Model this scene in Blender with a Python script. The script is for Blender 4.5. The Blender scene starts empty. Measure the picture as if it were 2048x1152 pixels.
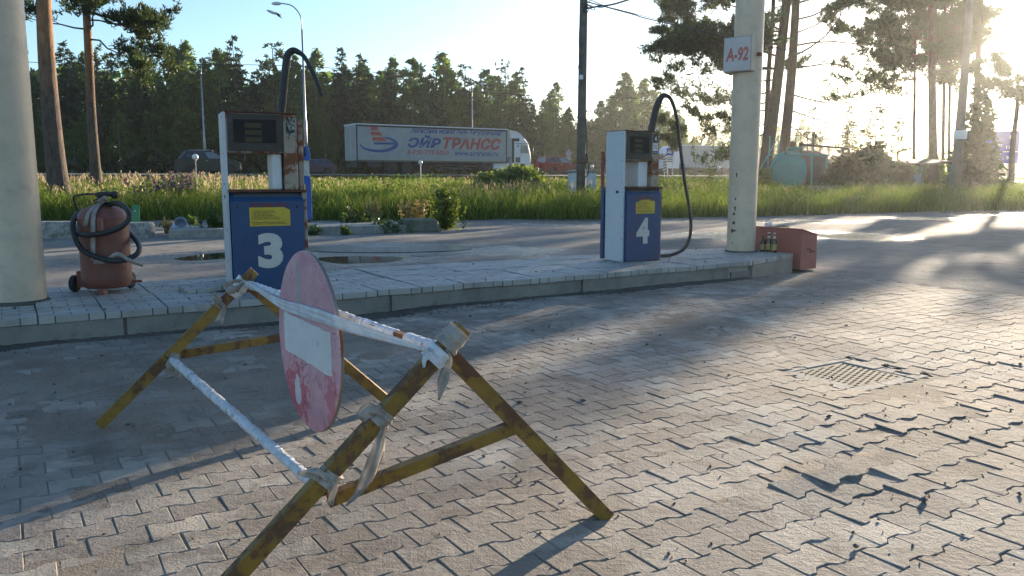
import bpy, math, random
import numpy as np
from mathutils import Vector, Matrix, noise as mnoise
random.seed(7); RNG = np.random.default_rng(11)
R = math.radians
sc = bpy.context.scene
COL = sc.collection
# ------------------------------------------------------------------ camera maths (used to measure the place)
FPX, CH, PITCH = 1600.0, 1.1, math.atan(218/1600)
CP, SP = math.cos(PITCH), math.sin(PITCH)
def ray(x, y):
    rx = (x-1024)/FPX; ry = (576-y)/FPX
    return np.array([rx, ry*SP+CP, ry*CP-SP])
def g(x, y, z=0.0):
    d = ray(x, y); return np.array([0, 0, CH]) + d*((z-CH)/d[2])
def at(x, y, Y):
    d = ray(x, y); return np.array([0, 0, CH]) + d*(Y/d[1])
def onplane(x, y, p, n):
    d = ray(x, y); o = np.array([0, 0, CH]); n = np.array(n)
    return o + d*(np.dot(np.array(p)-o, n)/np.dot(d, n))
UA = 57.9                                    # the islands and the highway run this way (degrees right of straight ahead)
U = np.array([math.sin(R(UA)), math.cos(R(UA))]); V = np.array([-U[1], U[0]])
ISO = np.array([-2.717, 5.487])
IROT = math.atan2(U[1], U[0])
def I(u, v, z=0.0):
    p = ISO + U*u + V*v; return np.array([p[0], p[1], z])
def uv_of(p):
    d = np.array(p[:2]) - ISO; return float(d@U), float(d@V)

# ------------------------------------------------------------------ objects
def tag(o, label, cat, group=None):
    o['label'] = label; o['category'] = cat
    if group: o['group'] = group
    return o
def thing(name, label, cat, loc=(0, 0, 0), rz=0.0, group=None):
    o = bpy.data.objects.new(name, None); COL.objects.link(o)
    o.location = Vector(loc); o.rotation_euler = (0, 0, rz); o.empty_display_size = .1
    return tag(o, label, cat, group)
def dup(root, loc, rz, label=None, scale=None):
    r = root.copy(); COL.objects.link(r); r.location = Vector(loc); r.rotation_euler = (0, 0, rz)
    if scale: r.scale = scale
    if label: r['label'] = label
    for ch in list(root.children):
        c = ch.copy(); COL.objects.link(c); c.parent = r
        for gch in ch.children:
            d = gch.copy(); COL.objects.link(d); d.parent = c
    return r

class MB:
    """collects verts and faces for ONE mesh object"""
    def __init__(s): s.vs = []; s.fs = []; s.n = 0; s.cols = []
    def add(s, v, f, col=None):
        v = np.asarray(v, float).reshape(-1, 3)
        f = [np.asarray(q, int)+s.n for q in f] if isinstance(f, list) else np.asarray(f, int)+s.n
        s.vs.append(v); s.fs.append(f); s.n += len(v)
        if col is not None: s.cols.append(np.broadcast_to(np.asarray(col, float), (len(v), 4)))
        return s
    def box(s, a, b, rot=None, bev=0.0):
        (x0, y0, z0), (x1, y1, z1) = a, b
        if bev > 0:
            pts = []
            for (zz, q) in ((z0, bev), (z0+bev, 0), (z1-bev, 0), (z1, bev)):
                c = bev
                if q: xa, xb, ya, yb = x0+q, x1-q, y0+q, y1-q
                else: xa, xb, ya, yb = x0, x1, y0, y1
                pts += [(xa+c, ya, zz), (xb-c, ya, zz), (xb, ya+c, zz), (xb, yb-c, zz), (xb-c, yb, zz), (xa+c, yb, zz), (xa, yb-c, zz), (xa, ya+c, zz)]
            f = [list(range(7, -1, -1)), list(range(24, 32))]
            for k in range(3):
                for i in range(8):
                    j = (i+1) % 8; f.append([k*8+i, k*8+j, k*8+8+j, k*8+8+i])
            v = np.array(pts)
        else:
            v = np.array([(x0, y0, z0), (x1, y0, z0), (x1, y1, z0), (x0, y1, z0), (x0, y0, z1), (x1, y0, z1), (x1, y1, z1), (x0, y1, z1)])
            f = [[3, 2, 1, 0], [4, 5, 6, 7], [0, 1, 5, 4], [1, 2, 6, 5], [2, 3, 7, 6], [3, 0, 4, 7]]
        if rot is not None: v = v @ np.array(rot).T
        return s.add(v, f)
    def bar(s, a, b, w, h, up=(0, 0, 1)):
        """square bar from a to b"""
        a = np.array(a, float); b = np.array(b, float); d = b-a; L = np.linalg.norm(d); d /= L
        up = np.array(up, float); sx = np.cross(d, up); sx /= np.linalg.norm(sx); uz = np.cross(sx, d)
        v = []
        for p in (a, b):
            for (i, j) in ((-1, -1), (1, -1), (1, 1), (-1, 1)): v.append(p+sx*i*w/2+uz*j*h/2)
        return s.add(v, [[0, 1, 2, 3], [7, 6, 5, 4], [0, 4, 5, 1], [1, 5, 6, 2], [2, 6, 7, 3], [3, 7, 4, 0]])
    def prism(s, poly, z0, z1):
        n = len(poly); v = [(x, y, z0) for x, y in poly]+[(x, y, z1) for x, y in poly]
        f = [list(range(n-1, -1, -1)), list(range(n, 2*n))]+[[i, (i+1) % n, n+(i+1) % n, n+i] for i in range(n)]
        return s.add(v, f)
    def prism_y(s, poly, y0, y1):
        """polygon in XZ pushed along Y"""
        n = len(poly); v = [(x, y0, z) for x, z in poly]+[(x, y1, z) for x, z in poly]
        f = [list(range(n)), list(range(2*n-1, n-1, -1))]+[[(i+1) % n, i, n+i, n+(i+1) % n] for i in range(n)]
        return s.add(v, f)
    def tube(s, pts, r, n=8, caps=True):
        pts = [np.array(p, float) for p in pts]; m = len(pts)
        rs = [r]*m if np.isscalar(r) else list(r)
        v = []; up = None
        for i, p in enumerate(pts):
            t = pts[min(i+1, m-1)]-pts[max(i-1, 0)]; t = t/(np.linalg.norm(t)+1e-9)
            if up is None:
                up = np.array([0, 0, 1.]) if abs(t[2]) < .9 else np.array([1., 0, 0])
            a = np.cross(t, up); a /= np.linalg.norm(a)+1e-9; up = np.cross(a, t)
            for k in range(n):
                q = 2*math.pi*k/n; v.append(p+rs[i]*(a*math.cos(q)+up*math.sin(q)))
        f = []
        for i in range(m-1):
            for k in range(n):
                j = (k+1) % n; f.append([i*n+k, i*n+j, i*n+n+j, i*n+n+k])
        if caps: f += [list(range(n-1, -1, -1)), list(range((m-1)*n, m*n))]
        return s.add(v, f)
    def lathe(s, prof, n=24, c=(0, 0, 0), axis='z', cap=True):
        v = []
        for r_, z in prof:
            for k in range(n):
                q = 2*math.pi*k/n; x, y = r_*math.cos(q), r_*math.sin(q)
                if axis == 'z': v.append((c[0]+x, c[1]+y, c[2]+z))
                elif axis == 'y': v.append((c[0]+x, c[1]+z, c[2]+y))
                else: v.append((c[0]+z, c[1]+x, c[2]+y))
        f = []
        for i in range(len(prof)-1):
            for k in range(n):
                j = (k+1) % n; q = [i*n+k, i*n+j, i*n+n+j, i*n+n+k]
                f.append(q if axis != 'y' else q[::-1])
        if cap: f += [list(range(n-1, -1, -1)), list(range((len(prof)-1)*n, len(prof)*n))]
        return s.add(v, f)
    def ball(s, c, r, n=12, m=8, sq=(1, 1, 1)):
        prof = [(max(1e-4, r*math.sin(math.pi*i/m)), -r*math.cos(math.pi*i/m)) for i in range(m+1)]
        k = s.n; s.lathe(prof, n, (0, 0, 0)); s.vs[-1] = s.vs[-1]*np.array(sq)+np.array(c); return s
    def quads(s, c, a, b, col=None):
        """many quads: centre, half axes a and b, all (n,3)"""
        n = len(c); v = np.stack([c-a-b, c+a-b, c+a+b, c-a+b], 1).reshape(-1, 3)
        if col is not None: col = np.repeat(col, 4, 0)
        return s.add(v, np.arange(n*4).reshape(n, 4), col)
    def ribbon(s, pts, side, w):
        pts = np.array(pts, float); side = np.array(side, float)
        if side.ndim == 1: side = np.repeat(side[None], len(pts), 0)
        w = np.broadcast_to(np.asarray(w, float), (len(pts),))
        v = np.stack([pts-side*w[:, None]/2, pts+side*w[:, None]/2], 1).reshape(-1, 3)
        return s.add(v, [[2*i, 2*i+1, 2*i+3, 2*i+2] for i in range(len(pts)-1)])
    def build(s, name, mat, parent=None, smooth=False, ang=None):
        me = bpy.data.meshes.new(name)
        V_ = np.concatenate(s.vs) if s.vs else np.zeros((0, 3))
        loops = []; starts = []; tot = []; k = 0
        for f in s.fs:
            if isinstance(f, np.ndarray):
                loops.append(f.reshape(-1)); m = f.shape[1]; starts.append(k+np.arange(len(f))*m); tot.append(np.full(len(f), m)); k += f.size
            else:
                for q in f:
                    loops.append(q); starts.append(np.array([k])); tot.append(np.array([len(q)])); k += len(q)
        L = np.concatenate(loops); S = np.concatenate(starts); T = np.concatenate(tot)
        me.vertices.add(len(V_)); me.vertices.foreach_set('co', V_.astype(np.float32).ravel())
        me.loops.add(len(L)); me.loops.foreach_set('vertex_index', L.astype(np.int32))
        me.polygons.add(len(S)); me.polygons.foreach_set('loop_start', S.astype(np.int32))
        try: me.polygons.foreach_set('loop_total', T.astype(np.int32))
        except Exception: pass
        me.update(calc_edges=True); me.validate()
        if s.cols:
            ca = me.color_attributes.new('Col', 'FLOAT_COLOR', 'POINT')
            ca.data.foreach_set('color', np.concatenate(s.cols).astype(np.float32).ravel())
        me.polygons.foreach_set('use_smooth', np.full(len(me.polygons), bool(smooth)))
        if smooth:
            if ang:
                me.set_sharp_from_angle(angle=R(ang))
        o = bpy.data.objects.new(name, me); COL.objects.link(o)
        if mat: me.materials.append(mat)
        if parent: o.parent = parent
        return o
def struct(o): o['kind'] = 'structure'; return o
def stuff(o): o['kind'] = 'stuff'; return o

# ------------------------------------------------------------------ lettering
def lettering(name, body, mat, parent, loc, w, h, rz=0.0, bold=0.0, shear=0.0, depth=0.002, space=1.0, line=1.0, align='LEFT'):
    """text standing upright, facing local -Y, fitted to w x h with its lower left corner at loc"""
    c = bpy.data.curves.new(name, 'FONT'); c.body = body; c.offset = bold; c.shear = shear; c.space_character = space; c.space_line = line
    c.align_x = align; c.resolution_u = 4
    o = bpy.data.objects.new(name, c); COL.objects.link(o)
    bpy.context.view_layer.update()
    me = bpy.data.meshes.new_from_object(o.evaluated_get(bpy.context.evaluated_depsgraph_get()))
    bpy.data.objects.remove(o); bpy.data.curves.remove(c)
    n = len(me.vertices); co = np.zeros(n*3, np.float32); me.vertices.foreach_get('co', co); co = co.reshape(-1, 3)
    lo, hi = co.min(0), co.max(0); co = (co-lo)/np.maximum(hi-lo, 1e-6)
    polys = [list(p.vertices) for p in me.polygons]; bpy.data.meshes.remove(me)
    m = MB(); x = co[:, 0]*w; z = co[:, 1]*h
    m.add(np.stack([x, np.full(n, -depth), z], 1), polys)
    ob = m.build(name, mat, parent); ob.location = Vector(loc); ob.rotation_euler = (0, 0, rz)
    return ob
# ------------------------------------------------------------------ materials
def newmat(name):
    m = bpy.data.materials.new(name); m.use_nodes = True; nt = m.node_tree; nt.nodes.clear()
    return m, nt
def N(nt, t, **kw):
    n = nt.nodes.new(t)
    for k, v in kw.items():
        if k in n.inputs.keys() if isinstance(k, str) else False: n.inputs[k].default_value = v
        else: setattr(n, k, v)
    return n
def L(nt, a, b): nt.links.new(a, b)
def tex(nt, scale, detail=4, rough=.55, co=None, kind='noise', dist=0.0):
    if kind == 'noise':
        n = nt.nodes.new('ShaderNodeTexNoise'); n.inputs['Scale'].default_value = scale; n.inputs['Detail'].default_value = detail
        n.inputs['Roughness'].default_value = rough; n.inputs['Distortion'].default_value = dist
    else:
        n = nt.nodes.new('ShaderNodeTexVoronoi'); n.inputs['Scale'].default_value = scale
    if co is not None: L(nt, co, n.inputs['Vector'])
    return n
def ramp(nt, src, p0, p1, c0=(0, 0, 0, 1), c1=(1, 1, 1, 1)):
    r = nt.nodes.new('ShaderNodeValToRGB'); e = r.color_ramp.elements
    e[0].position = p0; e[1].position = p1; e[0].color = c0; e[1].color = c1
    L(nt, src, r.inputs['Fac']); return r
def mix(nt, fac, a, b, mode='MIX'):
    m = nt.nodes.new('ShaderNodeMix'); m.data_type = 'RGBA'; m.blend_type = mode
    if hasattr(fac, 'links'): L(nt, fac, m.inputs[0])
    else: m.inputs[0].default_value = fac
    for k, s in ((6, a), (7, b)):
        if hasattr(s, 'links'): L(nt, s, m.inputs[k])
        else: m.inputs[k].default_value = c4(s)
    return m.outputs[2]
def c4(c): return (*c, 1.0) if len(c) == 3 else tuple(c)
def fmath(nt, op, a, b=0.0):
    m = nt.nodes.new('ShaderNodeMath'); m.operation = op
    for k, s in ((0, a), (1, b)):
        if hasattr(s, 'links'): L(nt, s, m.inputs[k])
        else: m.inputs[k].default_value = s
    return m.outputs[0]
def out(nt, sh):
    o = nt.nodes.new('ShaderNodeOutputMaterial'); L(nt, sh, o.inputs['Surface'])
def coords(nt, which='Object'):
    t = nt.nodes.new('ShaderNodeTexCoord'); return t.outputs[which]
def geo_pos(nt): return nt.nodes.new('ShaderNodeNewGeometry').outputs['Position']
def paint(name, c1, c2=None, scale=6.0, rough=.5, metal=0.0, bump=0.0, bscale=60.0, wear=None, wcol=(.11, .045, .022), wscale=5.0,
          dirt=0.0, dcol=(.12, .10, .08), spec=.5, alpha=None, coat=0.0):
    """painted or bare surface: two tones, optional rust / flaked patches (wear = threshold 0..1), optional fine dirt"""
    m, nt = newmat(name); co = coords(nt); b = nt.nodes.new('ShaderNodeBsdfPrincipled')
    c2 = c2 or tuple(x*.82 for x in c1)
    n1 = tex(nt, scale, 5, .6, co); col = mix(nt, ramp(nt, n1.outputs[0], .35, .65).outputs[0], c1, c2)
    rg = rough
    if dirt:
        n3 = tex(nt, scale*3.1, 6, .7, co, dist=.4); d = ramp(nt, n3.outputs[0], .5, .72)
        col = mix(nt, fmath(nt, 'MULTIPLY', d.outputs[0], dirt), col, dcol)
    bsrc = None
    if wear is not None:
        n2 = tex(nt, wscale, 8, .68, co, dist=.3); wr = ramp(nt, n2.outputs[0], wear, wear+.045)
        n4 = tex(nt, wscale*6, 4, .6, co); wc = mix(nt, n4.outputs[0], wcol, tuple(min(1, x*2.4) for x in wcol))
        col = mix(nt, wr.outputs[0], col, wc); bsrc = wr.outputs[0]
        rr = nt.nodes.new('ShaderNodeMapRange'); L(nt, wr.outputs[0], rr.inputs[0]); rr.inputs[3].default_value = rough; rr.inputs[4].default_value = .9
        L(nt, rr.outputs[0], b.inputs['Roughness'])
    else: b.inputs['Roughness'].default_value = rough
    L(nt, col, b.inputs['Base Color'])
    b.inputs['Metallic'].default_value = metal; b.inputs['Specular IOR Level'].default_value = spec; b.inputs['Coat Weight'].default_value = coat
    if bump or bsrc is not None:
        bn = nt.nodes.new('ShaderNodeBump'); bn.inputs['Distance'].default_value = .01; bn.inputs['Strength'].default_value = max(bump, .25)
        n5 = tex(nt, bscale, 5, .6, co); h = n5.outputs[0]
        if bsrc is not None: h = fmath(nt, 'SUBTRACT', fmath(nt, 'MULTIPLY', h, .5 if bump else .15), fmath(nt, 'MULTIPLY', bsrc, .35))
        L(nt, h, bn.inputs['Height']); L(nt, bn.outputs[0], b.inputs['Normal'])
    out(nt, b.outputs[0]); return m
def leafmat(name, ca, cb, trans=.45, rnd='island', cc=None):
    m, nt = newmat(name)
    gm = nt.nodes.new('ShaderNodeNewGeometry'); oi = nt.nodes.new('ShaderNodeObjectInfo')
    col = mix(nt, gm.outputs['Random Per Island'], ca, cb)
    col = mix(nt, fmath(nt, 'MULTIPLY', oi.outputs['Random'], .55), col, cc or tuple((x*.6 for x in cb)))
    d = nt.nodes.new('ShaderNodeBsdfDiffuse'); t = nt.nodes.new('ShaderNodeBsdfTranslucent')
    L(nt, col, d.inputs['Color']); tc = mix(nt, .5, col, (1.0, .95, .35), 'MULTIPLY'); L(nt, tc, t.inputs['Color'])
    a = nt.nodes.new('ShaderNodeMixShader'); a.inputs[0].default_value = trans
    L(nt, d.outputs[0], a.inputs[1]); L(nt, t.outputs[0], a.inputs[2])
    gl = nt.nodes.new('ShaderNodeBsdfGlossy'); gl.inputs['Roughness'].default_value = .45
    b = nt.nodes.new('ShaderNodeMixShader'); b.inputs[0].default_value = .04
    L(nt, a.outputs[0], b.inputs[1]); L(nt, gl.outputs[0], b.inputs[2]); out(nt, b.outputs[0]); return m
def grassmat(name, trans=.5):
    m, nt = newmat(name); at_ = nt.nodes.new('ShaderNodeVertexColor'); at_.layer_name = 'Col'
    d = nt.nodes.new('ShaderNodeBsdfDiffuse'); t = nt.nodes.new('ShaderNodeBsdfTranslucent')
    L(nt, at_.outputs[0], d.inputs['Color']); L(nt, at_.outputs[0], t.inputs['Color'])
    a = nt.nodes.new('ShaderNodeMixShader'); a.inputs[0].default_value = trans
    L(nt, d.outputs[0], a.inputs[1]); L(nt, t.outputs[0], a.inputs[2]); out(nt, a.outputs[0]); return m
def barkmat(name, low, high, z0, z1, sc_=6.0, bump=.8):
    """bark: dark below, paler above (Scots pine), cracked"""
    m, nt = newmat(name); co = coords(nt); b = nt.nodes.new('ShaderNodeBsdfPrincipled'); b.inputs['Roughness'].default_value = .9
    sep = nt.nodes.new('ShaderNodeSeparateXYZ'); L(nt, co, sep.inputs[0])
    mr = nt.nodes.new('ShaderNodeMapRange'); L(nt, sep.outputs[2], mr.inputs[0]); mr.inputs[1].default_value = z0; mr.inputs[2].default_value = z1
    n0 = tex(nt, 1.5, 4, .6, co); f = fmath(nt, 'ADD', mr.outputs[0], fmath(nt, 'MULTIPLY', fmath(nt, 'SUBTRACT', n0.outputs[0], .5), 1.6))
    mp = nt.nodes.new('ShaderNodeMapping'); L(nt, co, mp.inputs[0]); mp.inputs['Scale'].default_value = (1, 1, .3)
    n1 = tex(nt, sc_*2, 6, .65, mp.outputs[0], dist=.6)
    cl = mix(nt, ramp(nt, n1.outputs[0], .38, .62).outputs[0], tuple(x*.45 for x in low), low)
    chh = mix(nt, ramp(nt, n1.outputs[0], .38, .62).outputs[0], tuple(x*.6 for x in high), high)
    ff = nt.nodes.new('ShaderNodeClamp'); L(nt, f, ff.inputs[0])
    L(nt, mix(nt, ff.outputs[0], cl, chh), b.inputs['Base Color'])
    bn = nt.nodes.new('ShaderNodeBump'); bn.inputs['Strength'].default_value = bump; bn.inputs['Distance'].default_value = .04
    L(nt, n1.outputs[0], bn.inputs['Height']); L(nt, bn.outputs[0], b.inputs['Normal']); out(nt, b.outputs[0]); return m
def glassmat(name, c=(.02, .025, .03), rough=.04):
    m, nt = newmat(name); b = nt.nodes.new('ShaderNodeBsdfPrincipled'); b.inputs['Base Color'].default_value = c4(c)
    b.inputs['Roughness'].default_value = rough; b.inputs['Specular IOR Level'].default_value = .8; out(nt, b.outputs[0]); return m

# paving stones: one tone per stone, sand and soot on top
def paver_material():
    m, nt = newmat('paving stone'); pos = geo_pos(nt); gm = nt.nodes.new('ShaderNodeNewGeometry')
    b = nt.nodes.new('ShaderNodeBsdfPrincipled')
    r = nt.nodes.new('ShaderNodeValToRGB'); e = r.color_ramp.elements; L(nt, gm.outputs['Random Per Island'], r.inputs[0])
    e[0].position = 0; e[0].color = (.225, .19, .155, 1); e[1].position = 1; e[1].color = (.53, .475, .39, 1)
    for p, c in ((.25, (.30, .26, .215)), (.55, (.355, .315, .265)), (.8, (.385, .355, .295)), (.93, (.44, .395, .325))):
        k = e.new(p); k.color = c4(c)
    f = tex(nt, 95, 6, .7, pos); col = mix(nt, ramp(nt, f.outputs[0], .32, .72).outputs[0], r.outputs[0], (.37, .35, .32), 'MIX')
    col = mix(nt, .55, r.outputs[0], col)
    sp_ = tex(nt, 260, 3, .6, pos); col = mix(nt, ramp(nt, sp_.outputs[0], .60, .68).outputs[0], col, (.085, .078, .07))
    lg = tex(nt, .75, 7, .62, pos, dist=.5); col = mix(nt, fmath(nt, 'MULTIPLY', ramp(nt, lg.outputs[0], .40, .58).outputs[0], .66), col, (.165, .138, .110))
    st = tex(nt, 2.7, 8, .72, pos, dist=.8); col = mix(nt, fmath(nt, 'MULTIPLY', ramp(nt, st.outputs[0], .49, .62).outputs[0], .66), col, (.13, .108, .088))
    L(nt, col, b.inputs['Base Color']); b.inputs['Roughness'].default_value = .85; b.inputs['Specular IOR Level'].default_value = .3
    bn = nt.nodes.new('ShaderNodeBump'); bn.inputs['Strength'].default_value = .8; bn.inputs['Distance'].default_value = .010
    h = fmath(nt, 'ADD', fmath(nt, 'MULTIPLY', tex(nt, 38, 4, .6, pos).outputs[0], 1.0), fmath(nt, 'MULTIPLY', tex(nt, 150, 4, .7, pos).outputs[0], .7))
    L(nt, h, bn.inputs['Height']); L(nt, bn.outputs[0], b.inputs['Normal']); out(nt, b.outputs[0]); return m
def soil_material(name, c1, c2, c3, fine=120, bump=.8, big=1.2, rough=.9):
    m, nt = newmat(name); pos = geo_pos(nt); b = nt.nodes.new('ShaderNodeBsdfPrincipled')
    a = tex(nt, big, 7, .65, pos, dist=.4); f = tex(nt, fine, 5, .7, pos)
    col = mix(nt, ramp(nt, a.outputs[0], .38, .62).outputs[0], c1, c2); col = mix(nt, ramp(nt, f.outputs[0], .5, .7).outputs[0], col, c3)
    L(nt, col, b.inputs['Base Color']); b.inputs['Roughness'].default_value = rough; b.inputs['Specular IOR Level'].default_value = .25
    bn = nt.nodes.new('ShaderNodeBump'); bn.inputs['Strength'].default_value = bump; bn.inputs['Distance'].default_value = .012
    L(nt, fmath(nt, 'ADD', f.outputs[0], tex(nt, fine*.25, 5, .6, pos).outputs[0]), bn.inputs['Height']); L(nt, bn.outputs[0], b.inputs['Normal'])
    out(nt, b.outputs[0]); return m
def lot_material():
    """worn broken asphalt; the Col attribute tells where it is wet (red)"""
    m, nt = newmat('worn asphalt'); pos = geo_pos(nt); b = nt.nodes.new('ShaderNodeBsdfPrincipled')
    at_ = nt.nodes.new('ShaderNodeVertexColor'); at_.layer_name = 'Col'; sep = nt.nodes.new('ShaderNodeSeparateColor'); L(nt, at_.outputs[0], sep.inputs[0])
    a = tex(nt, .55, 8, .66, pos, dist=.6); f = tex(nt, 55, 6, .7, pos); s2 = tex(nt, 3.2, 7, .7, pos, dist=.5)
    col = mix(nt, ramp(nt, a.outputs[0], .36, .64).outputs[0], (.15, .14, .125), (.27, .25, .22))
    col = mix(nt, fmath(nt, 'MULTIPLY', ramp(nt, s2.outputs[0], .48, .66).outputs[0], .7), col, (.085, .08, .074))
    col = mix(nt, fmath(nt, 'MULTIPLY', ramp(nt, f.outputs[0], .5, .72).outputs[0], .6), col, (.30, .28, .255))
    wn = tex(nt, 2.4, 7, .7, pos, dist=.6)
    wet = ramp(nt, fmath(nt, 'ADD', sep.outputs[0], fmath(nt, 'MULTIPLY', fmath(nt, 'SUBTRACT', wn.outputs[0], .5), 1.5)), .42, .62).outputs[0]
    col = mix(nt, fmath(nt, 'MULTIPLY', wet, .65), col, (.035, .034, .032)); L(nt, col, b.inputs['Base Color'])
    mr = nt.nodes.new('ShaderNodeMapRange'); L(nt, wet, mr.inputs[0]); mr.inputs[3].default_value = .85; mr.inputs[4].default_value = .24; L(nt, mr.outputs[0], b.inputs['Roughness'])
    bn = nt.nodes.new('ShaderNodeBump'); bn.inputs['Distance'].default_value = .045; bn.inputs['Strength'].default_value = .85
    L(nt, fmath(nt, 'ADD', fmath(nt, 'MULTIPLY', f.outputs[0], .5), fmath(nt, 'ADD', s2.outputs[0], fmath(nt, 'MULTIPLY', tex(nt, 14, 5, .6, pos).outputs[0], .5))), bn.inputs['Height'])
    L(nt, bn.outputs[0], b.inputs['Normal']); out(nt, b.outputs[0]); return m
def water_material():
    m, nt = newmat('puddle water'); b = nt.nodes.new('ShaderNodeBsdfPrincipled'); b.inputs['Base Color'].default_value = (.035, .036, .028, 1)
    b.inputs['Roughness'].default_value = .02; b.inputs['IOR'].default_value = 1.33; b.inputs['Specular IOR Level'].default_value = .6
    bn = nt.nodes.new('ShaderNodeBump'); bn.inputs['Distance'].default_value = .004; bn.inputs['Strength'].default_value = .12
    L(nt, tex(nt, 6, 3, .5, geo_pos(nt)).outputs[0], bn.inputs['Height']); L(nt, bn.outputs[0], b.inputs['Normal']); out(nt, b.outputs[0]); return m
def ripple_material():
    m, nt = newmat('rippled puddle water'); b = nt.nodes.new('ShaderNodeBsdfPrincipled'); b.inputs['Base Color'].default_value = (.05, .05, .045, 1)
    b.inputs['Roughness'].default_value = .08; b.inputs['IOR'].default_value = 1.33; b.inputs['Specular IOR Level'].default_value = .8
    bn = nt.nodes.new('ShaderNodeBump'); bn.inputs['Distance'].default_value = .03; bn.inputs['Strength'].default_value = 1.0
    L(nt, tex(nt, 16, 4, .6, geo_pos(nt), dist=.5).outputs[0], bn.inputs['Height']); L(nt, bn.outputs[0], b.inputs['Normal']); out(nt, b.outputs[0]); return m
def sign_material():
    """faded pink-red disc paint, crazed, flaked to red at the lower rim and to grey and white in places"""
    m, nt = newmat('faded sign paint'); co = coords(nt); b = nt.nodes.new('ShaderNodeBsdfPrincipled'); b.inputs['Roughness'].default_value = .55
    a = tex(nt, 5, 7, .65, co, dist=.5); col = mix(nt, ramp(nt, a.outputs[0], .35, .65).outputs[0], (.46, .22, .255), (.58, .35, .385))
    f = tex(nt, 45, 6, .7, co); col = mix(nt, fmath(nt, 'MULTIPLY', ramp(nt, f.outputs[0], .45, .7).outputs[0], .4), col, (.62, .40, .43))
    vo = nt.nodes.new('ShaderNodeTexVoronoi'); vo.feature = 'DISTANCE_TO_EDGE'; vo.inputs['Scale'].default_value = 11
    wob = tex(nt, 7, 4, .6, co); va = nt.nodes.new('ShaderNodeMixRGB'); va.inputs[0].default_value = .25; L(nt, co, va.inputs[1]); L(nt, wob.outputs['Color'], va.inputs[2]); L(nt, va.outputs[0], vo.inputs['Vector'])
    crk = ramp(nt, vo.outputs['Distance'], .008, .03, (1, 1, 1, 1), (0, 0, 0, 1))
    gate = ramp(nt, tex(nt, 3.1, 4, .6, co).outputs[0], .47, .6)
    col = mix(nt, fmath(nt, 'MULTIPLY', fmath(nt, 'MULTIPLY', crk.outputs[0], gate.outputs[0]), .8), col, (.25, .05, .07))
    sep = nt.nodes.new('ShaderNodeSeparateXYZ'); L(nt, co, sep.inputs[0])
    x, z = sep.outputs[0], sep.outputs[2]
    def blob(cx, cz, sx, sz, amt, wob_s, edge=.06):
        dx = fmath(nt, 'DIVIDE', fmath(nt, 'SUBTRACT', x, cx), sx); dz = fmath(nt, 'DIVIDE', fmath(nt, 'SUBTRACT', z, cz), sz)
        d = fmath(nt, 'ADD', fmath(nt, 'MULTIPLY', dx, dx), fmath(nt, 'MULTIPLY', dz, dz))
        n = tex(nt, wob_s, 7, .7, co)
        return ramp(nt, fmath(nt, 'ADD', d, fmath(nt, 'MULTIPLY', fmath(nt, 'SUBTRACT', n.outputs[0], .5), amt)), .95, 1+edge, (1, 1, 1, 1), (0, 0, 0, 1)).outputs[0]
    col = mix(nt, blob(-.07, .19, .022, .12, 3.0, 11), col, (.36, .33, .33))
    col = mix(nt, fmath(nt, 'MULTIPLY', blob(-.13, -.23, .13, .11, 7, 20), .7), col, (.40, .05, .075))
    col = mix(nt, fmath(nt, 'MULTIPLY', blob(.24, -.16, .05, .10, 8, 26), .55), col, (.42, .06, .09))
    col = mix(nt, blob(-.12, -.21, .035, .055, 5.0, 19), col, (.54, .51, .52))
    L(nt, col, b.inputs['Base Color'])
    bn = nt.nodes.new('ShaderNodeBump'); bn.inputs['Distance'].default_value = .004; bn.inputs['Strength'].default_value = .5
    L(nt, fmath(nt, 'SUBTRACT', f.outputs[0], crk.outputs[0]), bn.inputs['Height']); L(nt, bn.outputs[0], b.inputs['Normal']); out(nt, b.outputs[0]); return m
def tread_material(name='tread plate'):
    """white painted tread plate with a raised lozenge pattern"""
    m, nt = newmat(name); co = coords(nt); b = nt.nodes.new('ShaderNodeBsdfPrincipled'); b.inputs['Roughness'].default_value = .42
    sep = nt.nodes.new('ShaderNodeSeparateXYZ'); L(nt, co, sep.inputs[0]); y, z = sep.outputs[1], sep.outputs[2]
    k = 2*math.pi/.045
    a = fmath(nt, 'SINE', fmath(nt, 'MULTIPLY', fmath(nt, 'ADD', y, z), k)); c = fmath(nt, 'SINE', fmath(nt, 'MULTIPLY', fmath(nt, 'SUBTRACT', y, z), k))
    p = fmath(nt, 'MULTIPLY', a, c); h = ramp(nt, p, .15, .6)
    n = tex(nt, 7, 8, .7, co); wr = ramp(nt, n.outputs[0], .67, .71)
    col = mix(nt, fmath(nt, 'MULTIPLY', h.outputs[0], .55), (.55, .57, .58), (.80, .81, .81)); col = mix(nt, wr.outputs[0], col, (.13, .06, .03)); L(nt, col, b.inputs['Base Color'])
    bn = nt.nodes.new('ShaderNodeBump'); bn.inputs['Distance'].default_value = .004; bn.inputs['Strength'].default_value = .9
    L(nt, h.outputs[0], bn.inputs['Height']); L(nt, bn.outputs[0], b.inputs['Normal']); out(nt, b.outputs[0]); return m
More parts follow.
